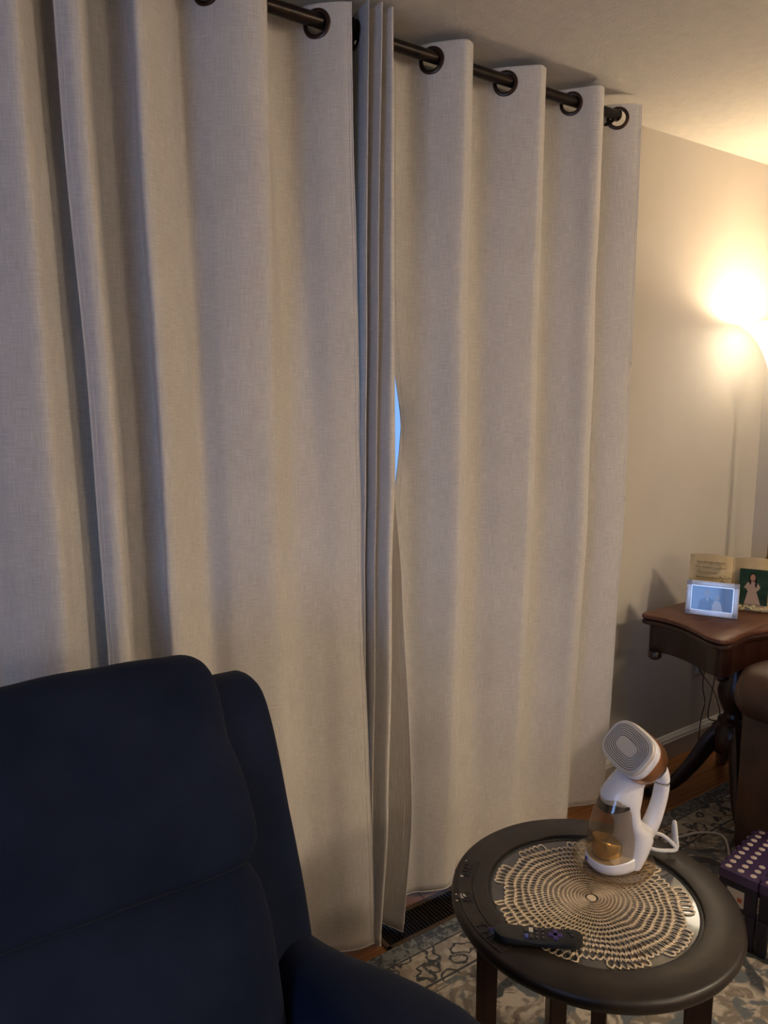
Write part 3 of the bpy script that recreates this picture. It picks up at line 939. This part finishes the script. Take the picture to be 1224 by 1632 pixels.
def flat(name, pts, yv, m, parent, L_=TL):
    """thin printed shape lying on a picture: outline in (x, z)"""
    bm = bmesh.new()
    vs = [bm.verts.new((p[0], yv, p[1])) for p in pts]
    bm.faces.new(vs)
    e = bmesh.ops.extrude_face_region(bm, geom=bm.faces[:])
    bmesh.ops.translate(bm, verts=[v for v in e['geom'] if isinstance(v, bmesh.types.BMVert)], vec=(0, 0.0004, 0))
    bmesh.ops.transform(bm, matrix=L_, verts=bm.verts)
    return from_bm(name, bm, m, parent, False)


def ell(cx, cz, rx, rz, n=20, a0=0, a1=2 * PI):
    return [(cx + rx * math.cos(a0 + (a1 - a0) * i / n), cz + rz * math.sin(a0 + (a1 - a0) * i / n)) for i in range(n)]


tb = tilted(sf)
bm = bmesh.new()
bw = 0.019
for (cx, cz, sx, sz) in ((0, bw / 2, fw_, bw), (0, fh - bw / 2, fw_, bw), (-fw_ / 2 + bw / 2, fh / 2, bw, fh), (fw_ / 2 - bw / 2, fh / 2, bw, fh)):
    add_box(bm, (cx, 0, cz), (sx, 0.014, sz), None, 0.002)
bmesh.ops.transform(bm, matrix=TL, verts=bm.verts)
from_bm('frame', bm, M['silver'], sf)
bm = bmesh.new()
for (cx, cz, sx, sz) in ((0, bw - 0.001, fw_ - 2 * bw + 0.003, 0.003), (0, fh - bw + 0.001, fw_ - 2 * bw + 0.003, 0.003), (-fw_ / 2 + bw - 0.001, fh / 2, 0.003, fh - 2 * bw), (fw_ / 2 - bw + 0.001, fh / 2, 0.003, fh - 2 * bw)):
    add_box(bm, (cx, -0.0065, cz), (sx, 0.004, sz))
bmesh.ops.transform(bm, matrix=TL, verts=bm.verts)
from_bm('inner_lip', bm, M['silver2'], sf)
ph = tb('photo_print', (0, 0, fh / 2), (fw_ - 2 * bw + 0.002, 0.004, fh - 2 * bw + 0.002), M['photo_bg'])
pz0, pz1, px0, px1 = bw, fh - bw, -fw_ / 2 + bw, fw_ / 2 - bw
flat('printed_backdrop', [(px1 - 0.034, pz1), (px1, pz1), (px1, pz0), (px1 - 0.022, pz0)], -0.0026, M['photo_dark'], ph)
flat('printed_suit', [(-0.046, pz0), (-0.040, 0.052), (-0.026, 0.062), (-0.012, 0.064), (0.004, 0.058), (0.010, pz0)], -0.0030, M['photo_suit'], ph)
flat('printed_face', ell(-0.017, 0.079, 0.0085, 0.0125), -0.0034, M['photo_skin'], ph)
flat('printed_shirt', [(-0.020, 0.063), (-0.012, 0.063), (-0.014, 0.050)], -0.0035, M['photo_dress'], ph)
flat('printed_dress', [(0.000, pz0), (0.004, 0.046), (0.012, 0.056), (0.022, 0.056), (0.030, 0.046), (0.037, pz0)], -0.0036, M['photo_dress'], ph)
flat('printed_face', ell(0.017, 0.068, 0.007, 0.0105), -0.0040, M['photo_skin'], ph)
flat('printed_bouquet', ell(0.012, 0.036, 0.012, 0.008), -0.0041, M['photo_dress'], ph)
st = tb('easel_back', (0, 0.006, fh / 2), (fw_ - 0.012, 0.005, fh - 0.012), M['black'])
box('easel_leg', (0, 0.030, 0.040), (0.03, 0.003, 0.085), M['black'], sf, Matrix.Rotation(math.radians(16), 3, 'X'))

# book-shaped resin frame behind it
sp = Vector((2.606, 1.520, 0.7405))
bk = thing('book_frame', 'cream open-book keepsake frame with script verse and a photo of a woman', 'picture frame', sp, math.atan2(xd.y, xd.x))
BL = Matrix.Rotation(math.radians(-10), 4, 'X')
pgw, pgh = 0.150, 0.185


def page(sgn, name):
    n = 14
    bm = bmesh.new()
    rings = []
    for i in range(n + 1):
        t = i / n
        x = sgn * t * pgw
        bulge = -0.012 * math.sin(min(1, t * 1.15) * PI) * (1 - 0.3 * t) - 0.010 * t
        zt_ = pgh + 0.006 * math.sin(t * PI) + 0.002 * t
        rings.append([(x, bulge, 0.0), (x, bulge, zt_), (x, bulge + 0.012, zt_), (x, bulge + 0.012, 0.0)])
    add_loft(bm, rings)
    bmesh.ops.transform(bm, matrix=BL, verts=bm.verts)
    return from_bm(name, bm, M['resin'], bk)


lp = page(-1, 'verse_page')
rp = page(1, 'photo_page')
tube('spine', [BL @ Vector((0, 0.004, 0)), BL @ Vector((0, 0.004, pgh - 0.002))], 0.006, M['resin'], bk)
lines = [('Your life was a Blessing,', -0.128, 0.158, 0.0105), ('Your memory a treasure.', -0.132, 0.139, 0.0105), ('You are loved', -0.120, 0.120, 0.0115), ('beyond words and', -0.126, 0.102, 0.0108), ('missed beyond measure.', -0.130, 0.084, 0.0105)]
for body, x, z, sz in lines:
    mt = BL @ Matrix.Translation((x, -0.0235, z)) @ Matrix.Rotation(PI / 2, 4, 'X')
    text_mesh('verse_line', body, sz, M['ink'], lp, mt, 0.35, 0.0014)
for (x, z, r) in ((-0.030, 0.112, 0.010), (-0.022, 0.098, 0.012), (-0.038, 0.090, 0.008), (-0.012, 0.108, 0.009), (-0.142, 0.180, 0.008)):
    flat('leaf_ornament', ell(x, z, r, r * 0.45, 12), -0.0175, M['leafgold'], lp, BL)
flat('photo', [(0.022, 0.022), (0.022, 0.150), (0.118, 0.150), (0.118, 0.022)], -0.0200, M['green_bg'], rp, BL)
flat('printed_hair', ell(0.066, 0.117, 0.0125, 0.019), -0.0203, M['hair2'], rp, BL)
flat('printed_dress', [(0.042, 0.023), (0.052, 0.070), (0.044, 0.082), (0.038, 0.078), (0.048, 0.100), (0.060, 0.105), (0.072, 0.105), (0.084, 0.100), (0.092, 0.086), (0.088, 0.078), (0.080, 0.070), (0.096, 0.023)], -0.0206, M['dress2'], rp, BL)
flat('printed_hair', [(0.074, 0.118), (0.079, 0.116), (0.082, 0.096), (0.078, 0.082), (0.074, 0.090)], -0.0210, M['hair2'], rp, BL)
flat('printed_hair', [(0.058, 0.112), (0.054, 0.116), (0.055, 0.100), (0.060, 0.092), (0.062, 0.100)], -0.0210, M['hair2'], rp, BL)
flat('printed_face', ell(0.066, 0.119, 0.0085, 0.0125), -0.0215, M['skin2'], rp, BL)
bm = bmesh.new()
for i in range(16):
    v = Vector((0.012 + i * 0.0085, -0.021 - random.random() * 0.003, 0.004 + random.random() * 0.014))
    bmesh.ops.create_icosphere(bm, subdivisions=2, radius=1, matrix=BL @ Matrix.Translation(v) @ Matrix.Rotation(random.uniform(-.7, .7), 4, 'Y') @ Matrix.Diagonal((0.010, 0.003, 0.0055, 1)))
from_bm('leaf_garland', bm, M['leafgold'], rp)

# ------------------------------------------------------------------ round side table
RT = Vector((1.143, 0.914, 0)); TZ = 0.53; RO_, RI = 0.281, 0.207
rt = thing('round_side_table', 'round dark wooden side table with a carved rim and pale sunken centre', 'table', RT)
prof = [(RI - 0.03, TZ - 0.034), (RO_ - 0.022, TZ - 0.034), (RO_ - 0.006, TZ - 0.028), (RO_, TZ - 0.016), (RO_ - 0.002, TZ - 0.005), (RO_ - 0.008, TZ), (RI + 0.004, TZ), (RI + 0.001, TZ - 0.0006), (RI, TZ - 0.002), (RI - 0.001, TZ - 0.012), (RI - 0.03, TZ - 0.012)]
bm = bmesh.new()
seg = 128
add_lathe(bm, prof, seg, cap=False)
rimo = from_bm('rim', bm, M['tabletop'], rt)
lathe('inset_panel', [(RI - 0.001, TZ - 0.016), (RI - 0.001, TZ - 0.0085), (RI - 0.006, TZ - 0.008)], M['inlay'], rt, 96)
tube('groove', [(math.cos(i / 96 * 2 * PI) * (RI - 0.003), math.sin(i / 96 * 2 * PI) * (RI - 0.003), TZ - 0.0075) for i in range(96)], (0.0055, 0.001), M['black'], rt, 8, True)
# carved lettering band on the left of the rim (raised edges, sunk field, letters)
a0, a1 = math.radians(119), math.radians(184)
bm = bmesh.new()
rings = []
for i in range(41):
    an = a0 + (a1 - a0) * i / 40
    rings.append([(r * math.cos(an), r * math.sin(an), z) for r, z in ((0.238, TZ - 0.001), (0.2385, TZ + 0.0006), (0.2655, TZ + 0.0006), (0.266, TZ - 0.001))])
add_loft(bm, rings)
band = from_bm('lettering_band', bm, M['tablecarve'], rt)
for rr in (0.237, 0.2665):
    tube('band_edge', [(rr * math.cos(a0 + (a1 - a0) * i / 40), rr * math.sin(a0 + (a1 - a0) * i / 40), TZ) for i in range(41)], (0.0022, 0.0022), M['tabletop'], band, 6)
word = 'HM  OF  THE'
for i, ch in enumerate(word):
    if ch == ' ': continue
    an = math.radians(125 + 5.3 * i)
    # reading direction runs counter-clockwise, letter tops point to the table centre
    tdir = Vector((-math.sin(an), math.cos(an), 0)); up = Vector((-math.cos(an), -math.sin(an), 0))
    pos = Vector((math.cos(an), math.sin(an), 0)) * 0.2625 + Vector((0, 0, TZ + 0.0008)) - tdir * 0.009
    mt = Matrix(((tdir.x, up.x, 0, pos.x), (tdir.y, up.y, 0, pos.y), (0, 0, 1, pos.z), (0, 0, 0, 1)))
    text_mesh('carved_letter', ch, 0.027, M['black'], band, mt, 0, 0.0012)
for ang, rad, w_ in ((136, 0.205, 0.044), (303, 0.205, 0.050), (60, 0.195, 0.044), (31, 0.195, 0.036)):
    an = math.radians(ang)
    bm = bmesh.new()
    for z0, z1, s0, s1 in ((0.0, TZ - 0.034, 0.9, 1.0),):
        rings = []
        for z, s in ((z0 + 0.0085, s0), (z1 - 0.03, s1), (z1 - 0.0005, s1)):
            rings.append([(rad * 1.0 + px * s, py * s, z) for px, py in ((-w_ / 2, -w_ / 2), (w_ / 2, -w_ / 2), (w_ / 2, w_ / 2), (-w_ / 2, w_ / 2))])
        add_loft(bm, rings)
    bmesh.ops.bevel(bm, geom=bm.edges[:], offset=0.003, segments=2, affect='EDGES')
    bmesh.ops.rotate(bm, verts=bm.verts, cent=(0, 0, 0), matrix=Matrix.Rotation(an, 3, 'Z'))
    from_bm('leg', bm, M['tableleg'], rt)
# paint chips on the rim
for an, r, s in ((147, 0.262, 0.008), (146, 0.273, 0.0022), (150, 0.274, 0.0022), (133, 0.262, 0.004), (121, 0.265, 0.003)):
    q = math.radians(an)
    lathe('paint_chip', [(s, TZ + 0.0004), (s * 0.9, TZ + 0.0012)], M['sticker'], rimo, 7, (r * math.cos(q), r * math.sin(q), 0))

# ------------------------------------------------------------------ gold lace placemat
MC = Vector((1.137, 0.912, 0))
NS = 88
rs = [0.017]
while rs[-1] < 0.196:
    rs.append(rs[-1] + 0.0045 + 0.082 * rs[-1])
V, F = [], []
rnd = random.Random(3)
lobe = [0.0] * NS
ph = [rnd.uniform(0, 2 * PI) for _ in range(4)]
for i in range(NS):
    th = 2 * PI * i / NS
    lobe[i] = 0.188 + 0.010 * math.sin(9 * th + ph[0]) + 0.005 * math.sin(17 * th + ph[1]) + rnd.uniform(-0.005, 0.005)
K = 12


def mat_z(x, y):
    rr = math.hypot(x - RT.x, y - RT.y)
    k = min(max((rr - 0.196) / 0.010, 0), 1)
    return TZ - 0.0072 + 0.0084 * k * k * (3 - 2 * k)


for k, r in enumerate(rs):
    dr = 0.0045 + 0.082 * r
    for i in range(NS):
        if r + dr > lobe[i] + 0.012: continue
        th0 = 2 * PI * (i + 0.5 * (k % 2)) / NS
        al = dr * 0.70
        at_ = PI / NS * r * 1.02
        wd = min(0.0016, at_ * 0.26)
        base = len(V)
        for j in range(K):
            u = 2 * PI * j / K
            cu, su = math.cos(u), math.sin(u)
            for q, (ww, zz) in enumerate(((wd, 0), (wd * 0.7, 0.002), (-wd * 0.7, 0.002), (-wd, 0))):
                rad = r + (al + ww) * cu
                th = th0 + (at_ + ww) * su / max(r, 0.01)
                qv = Vector((rad * math.cos(th), rad * math.sin(th), 0)) * 22
                th += 0.055 * noise.noise(qv) * min(1, r / 0.06)
                rad += 0.0055 * noise.noise(qv + Vector((3, 7, 1))) * min(1, r / 0.06)
                x, y = MC.x + rad * math.cos(th), MC.y + rad * math.sin(th)
                V.append((x - MC.x, y - MC.y, mat_z(x, y) + zz - TZ))
        for j in range(K):
            a_ = base + j * 4; b2 = base + ((j + 1) % K) * 4
            for q in range(4):
                F.append((a_ + q, a_ + (q + 1) % 4, b2 + (q + 1) % 4, b2 + q))
pm = thing('placemat', 'round gold lace placemat on the round side table', 'placemat', (MC.x, MC.y, TZ))
pyd('lace_net', V, F, M['gold'], pm)
lathe('centre_disc', [(0.0095, -0.0068), (0.0085, -0.0052)], M['gold'], pm, 24)

# ------------------------------------------------------------------ clear dish and garment steamer
SB = Vector((1.256, 0.960, TZ - 0.0048))
dish = lathe('glass_dish', [(0.0, 0.0), (0.045, 0.0), (0.060, 0.002), (0.076, 0.010), (0.083, 0.020), (0.085, 0.021), (0.084, 0.018), (0.077, 0.0075), (0.060, 0.0046), (0.0, 0.0040)], M['dish'], None, 64, cap=False)
dish.location = SB + Vector((-0.004, -0.008, 0))
tag(dish, 'shallow clear amber glass dish under the garment steamer', 'dish')

SZ = SB + Vector((0, 0, 0.0046))
gs = thing('garment_steamer', 'white handheld garment steamer with amber tank standing on the placemat', 'garment steamer', SZ, math.radians(161))


def sup(cx, hf, hs, z, n=32, e=2.4, tiltx=0.0):
    out = []
    for i in range(n):
        a_ = 2 * PI * i / n
        c_, s_ = math.cos(a_), math.sin(a_)
        x = hf * math.copysign(abs(c_) ** (2 / e), c_); y = hs * math.copysign(abs(s_) ** (2 / e), s_)
        out.append((cx + x, y, z + tiltx * x))
    return out


def loft(name, rings, m, parent):
    bm = bmesh.new(); add_loft(bm, rings); return from_bm(name, bm, m, parent)


def fb(f, b_): return (f + b_) / 2, (f - b_) / 2


# base ring
loft('base_ring', [sup(0.0, 0.048, 0.044, 0.0), sup(0.0, 0.052, 0.048, 0.004), sup(0.0, 0.053, 0.049, 0.012), sup(0.001, 0.052, 0.048, 0.024, tiltx=-0.10), sup(0.001, 0.050, 0.046, 0.026, tiltx=-0.10)], M['plastic_w'], gs)
# see-through tank
loft('water_tank', [sup(0.003, 0.049, 0.045, 0.024), sup(0.002, 0.050, 0.046, 0.05), sup(-0.001, 0.047, 0.043, 0.09), sup(-0.006, 0.043, 0.040, 0.125), sup(-0.012, 0.038, 0.036, 0.155), sup(-0.014, 0.034, 0.032, 0.165)], M['amber'], gs)
loft('inner_sleeve', [sup(0.012, 0.030, 0.028, 0.027), sup(0.012, 0.030, 0.028, 0.055, tiltx=0.35), sup(0.012, 0.028, 0.026, 0.058, tiltx=0.35)], M['water'], gs)
loft('tank_collar', [sup(-0.009, 0.0415, 0.0385, 0.138, tiltx=-0.25), sup(-0.012, 0.041, 0.038, 0.146, tiltx=-0.25)], M['black'], gs)
# white shell: wraps the back of the tank, then closes over it into the neck
sec = [(0.004, -0.010, -0.058, 0.046), (0.03, -0.012, -0.076, 0.047), (0.055, -0.014, -0.088, 0.046), (0.075, -0.014, -0.084, 0.045), (0.090, -0.010, -0.060, 0.0440), (0.106, -0.006, -0.052, 0.0430), (0.130, -0.002, -0.050, 0.0415)]
rings = []
for z, f_, b2, hs in sec:
    cx, hf = fb(f_, b2); rings.append(sup(cx, hf, hs, z, e=2.1))
for z, f_, b2, hs, tl in ((0.147, 0.008, -0.056, 0.040, -0.3), (0.162, 0.026, -0.062, 0.0385, -0.45), (0.177, 0.028, -0.074, 0.036, -0.42), (0.194, 0.012, -0.098, 0.033, -0.25), (0.211, -0.012, -0.108, 0.030, -0.1), (0.227, -0.034, -0.106, 0.026, 0.1)):
    cx, hf = fb(f_, b2); rings.append(sup(cx, hf, hs, z, e=2.3, tiltx=tl))
loft('body_shell', rings, M['plastic_w'], gs)
hp = catmull([(-0.078, 0, 0.214), (-0.100, 0, 0.203), (-0.113, 0, 0.182), (-0.114, 0, 0.150), (-0.106, 0, 0.112), (-0.091, 0, 0.072), (-0.064, 0, 0.038)], 28)
tube('handle', hp, [(0.0180, 0.0145 + 0.009 * (abs(i / 28 - 0.5) * 2) ** 2) for i in range(29)], M['plastic_w'], gs, 16)
# head: stacked rounded-rectangle rings along a tilted axis
hy = Matrix.Rotation(math.radians(16), 3, 'Z')       # the head is turned a little towards the viewer
nh = hy @ Vector((math.cos(math.radians(36)), 0, math.sin(math.radians(36))))
uh0 = hy @ Vector((-math.sin(math.radians(36)), 0, math.cos(math.radians(36)))); sh0 = hy @ Vector((0, 1, 0))
rl_ = math.radians(16)
sh = sh0 * math.cos(rl_) - uh0 * math.sin(rl_); uh = uh0 * math.cos(rl_) + sh0 * math.sin(rl_)
c0 = Vector((-0.080, -0.004, 0.216))


def hring(d, b2, a_, e=3.0, n=48):
    out = []
    for i in range(n):
        t = 2 * PI * i / n
        c_, s_ = math.cos(t), math.sin(t)
        x = a_ * 0.93 * math.copysign(abs(c_) ** (2 / e), c_); y = b2 * 0.93 * math.copysign(abs(s_) ** (2 / e), s_)
        out.append(c0 + nh * d + sh * x + uh * y)
    return out


head = loft('steam_head', [hring(-0.010, 0.020, 0.026), hring(0.002, 0.036, 0.044), hring(0.016, 0.046, 0.057), hring(0.034, 0.0525, 0.0655), hring(0.060, 0.0530, 0.0660)], M['copper'], gs)
head['label'] = 'copper coloured steamer head'
loft('head_collar', [hring(0.060, 0.0515, 0.0645), hring(0.063, 0.0520, 0.0650), hring(0.075, 0.0515, 0.0645), hring(0.077, 0.0500, 0.0630)], M['plastic_w'], head)
loft('steam_plate', [hring(0.075, 0.0500, 0.0630), hring(0.081, 0.0505, 0.0635), hring(0.085, 0.0490, 0.0620), hring(0.0865, 0.0460, 0.0590)], M['chrome'], head)
for k in range(6):
    a_, b2 = 0.0400 - k * 0.0045, 0.0530 - k * 0.0045
    bm = bmesh.new(); add_tube(bm, hring(0.0866, a_, b2, 3.2, 60), 0.0008, 6, True)
    from_bm('vent_groove', bm, M['chromed'], head)
loft('back_vent', [hring(-0.030, 0.014, 0.026), hring(-0.020, 0.024, 0.036), hring(-0.006, 0.034, 0.042), hring(0.004, 0.030, 0.038)], M['black'], head)
tube('status_light', [(0.0515, -0.012, 0.013), (0.0545, -0.012, 0.013)], 0.004, M['btn_blue'], gs, 12)


def wl(v): # world to steamer-local (turned by pi)
    d = Vector(v) - SZ
    return Matrix.Rotation(-math.radians(161), 3, 'Z') @ d


cz = TZ + 0.012
cord = catmull([wl(SZ + Vector((0.074, 0.004, 0.030))), wl((1.345, 0.925, cz + 0.006)), wl((1.372, 0.905, cz + 0.002)), wl((1.392, 0.897, cz + 0.004)), wl((1.400, 0.905, cz + 0.030)), wl((1.408, 0.915, cz + 0.050)), wl((1.420, 0.925, cz + 0.030)), wl((1.452, 0.945, TZ - 0.06)), wl((1.50, 0.98, 0.20)), wl((1.62, 1.06, 0.035)), wl((1.85, 1.22, 0.0145)), wl((2.12, 1.42, 0.0145)), wl((2.258, 1.417, 0.0145)), wl((2.33, 1.385, 0.0145)), wl((2.345, 1.33, 0.0145)), wl((2.20, 1.22, 0.0145))], 140)
tube('power_cord', cord, 0.0042, M['cordw'], gs)
tube('cord_loop', catmull([wl((1.325, 0.932, cz + 0.008)), wl((1.345, 0.945, cz + 0.026)), wl((1.372, 0.925, cz + 0.030)), wl((1.388, 0.902, cz + 0.012)), wl((1.390, 0.896, cz))], 30), 0.0042, M['cordw'], gs)

# ------------------------------------------------------------------ remote control
ra, rb = Vector((0.893, 0.932, 0)), Vector((1.010, 0.824, 0))
rdir = (rb - ra).normalized()
rm = thing('remote_control', 'black remote control with a purple direction pad on the edge of the placemat', 'remote', ((ra + rb) / 2) + Vector((0, 0, TZ + 0.0014)), math.atan2(rdir.y, rdir.x))
rl = 0.157
rings = []
for i in range(25):
    t = i / 24; x = (t - 0.5) * rl
    k = math.sqrt(max(0.0, 1 - abs(2 * t - 1) ** 9))
    w_ = 0.021 * max(k, 0.25)
    h_ = 0.019 - 0.004 * math.sin(t * PI)
    rings.append([(x, -w_ * 0.7, 0.0), (x, w_ * 0.7, 0.0), (x, w_ * 0.97, 0.005), (x, w_, 0.011), (x, w_ * 0.9, h_ - 0.001), (x, w_ * 0.6, h_), (x, -w_ * 0.6, h_), (x, -w_ * 0.9, h_ - 0.001), (x, -w_, 0.011), (x, -w_ * 0.97, 0.005)])
loft('body', rings, M['black'], rm)
btop = lambda x: 0.019 - 0.004 * math.sin((x / rl + 0.5) * PI)
def button(name, x, y, sx, sy, m, parent=None):
    return box(name, (x, y, btop(x) + 0.0008), (sx, sy, 0.0024), m, parent or rm, bev=0.0006)
dp = button('direction_pad', 0.030, 0, 0.026, 0.0085, M['btn_purple'])
button('pad_arm', 0.030, 0, 0.0085, 0.026, M['btn_purple'], dp)
button('ok_button', 0.030, 0, 0.006, 0.006, M['btn_purple'], dp)
for x in (0.000, 0.011):
    for y in (-0.010, 0.0, 0.010):
        q = button('button', x - 0.003, y, 0.006, 0.0055, M['btn_dark'])
        box('button_mark', (x - 0.003, y, btop(x) + 0.0022), (0.002, 0.002, 0.0006), M['btn_mark'], q)
for (x, y, m_) in ((-0.022, -0.009, 'btn_blue'), (-0.013, -0.009, 'btn_dark'), (-0.022, 0.007, 'btn_dark'), (-0.013, 0.008, 'btn_white')):
    button('shortcut_button', x, y, 0.0075, 0.0105, M[m_])
button('power_button', 0.060, 0.0, 0.006, 0.006, M['btn_dark'])
button('button', 0.054, 0.010, 0.005, 0.005, M['btn_dark'])
tg = box('fabric_tag', (-rl / 2 - 0.004, 0.004, 0.010), (0.012, 0.004, 0.011), M['btn_purple'], rm, bev=0.001)
box('tag_print', (-rl / 2 - 0.004, 0.0018, 0.010), (0.008, 0.0008, 0.008), M['btn_mark'], tg)

# ------------------------------------------------------------------ folding step stool
so = Vector((1.884, 1.083, 0))
e1 = Vector((0.99, 0.15, 0)).normalized()
ss = thing('folding_step_stool', 'purple folding step stool with cream grip dots beside the round table', 'step stool', so, math.atan2(e1.y, e1.x))
# local x runs away from the camera, local -y along the front edge; the hinge lies halfway
SW, SD, SH = 0.216, 0.28, 0.22
for k in range(2):
    y0 = -k * SW / 2 - 0.0015
    tp = box('top_panel', (SD / 2, y0 - SW / 4 + 0.001, SH - 0.014), (SD, SW / 2 - 0.003, 0.028), M['purple'], ss, bev=0.004)
    for i in range(9):
        for j in range(3):
            if i in (4,) and ((k == 0 and j == 2) or (k == 1 and j == 0)): continue
            if k == 0 and j == 2 and i in (3, 5): continue
            px, py = 0.022 + i * 0.0295, y0 - 0.018 - j * 0.0335
            lathe('grip_dot', [(0.0085, SH - 0.001), (0.0085, SH + 0.0006), (0.007, SH + 0.0012)], M['dot'], tp, 16, (px, py, 0))
    for i in range(7):
        tag_ = box('edge_rib', (0.03 + i * 0.036, 0.001 if k == 0 else -SW - 0.001, SH - 0.006), (0.020, 0.006, 0.010), M['purple'], tp, bev=0.0015)
for i in range(5):
    box('hinge_knuckle', (0.03 + i * 0.055, -SW / 2, SH - 0.002), (0.026, 0.010, 0.007), M['purple'], ss, bev=0.002)
# side frames (the ends that fold) and corner legs
for xx in (0.010, SD - 0.010):
    for k in range(2):
        yc = -SW / 4 - k * SW / 2
        box('side_panel', (xx, yc, SH - 0.070), (0.012, SW / 2 - 0.006, 0.085), M['purpled'], ss, bev=0.003)
        sgn = 1 if k == 0 else -1
        lg = box('leg', (xx, yc + sgn * (SW / 4 - 0.018), 0.060), (0.022, 0.034, 0.104), M['purpled'], ss, bev=0.004)
        box('leg', (xx, yc - sgn * (SW / 4 - 0.016), 0.060), (0.020, 0.026, 0.104), M['purpled'], ss, bev=0.004)
for yy in (-0.010, -SW + 0.010):
    box('side_panel', (SD / 2, yy, SH - 0.065), (SD - 0.03, 0.010, 0.075), M['purpled'], ss, bev=0.003)
sk = box('paper_label', (0.0030, -0.050, SH - 0.072), (0.0012, 0.046, 0.048), M['sticker'], ss)
box('label_print', (0.0020, -0.062, SH - 0.075), (0.0008, 0.012, 0.012), M['stickred'], sk)
sk = box('paper_label', (0.0030, -0.165, SH - 0.072), (0.0012, 0.046, 0.040), M['sticker'], ss)
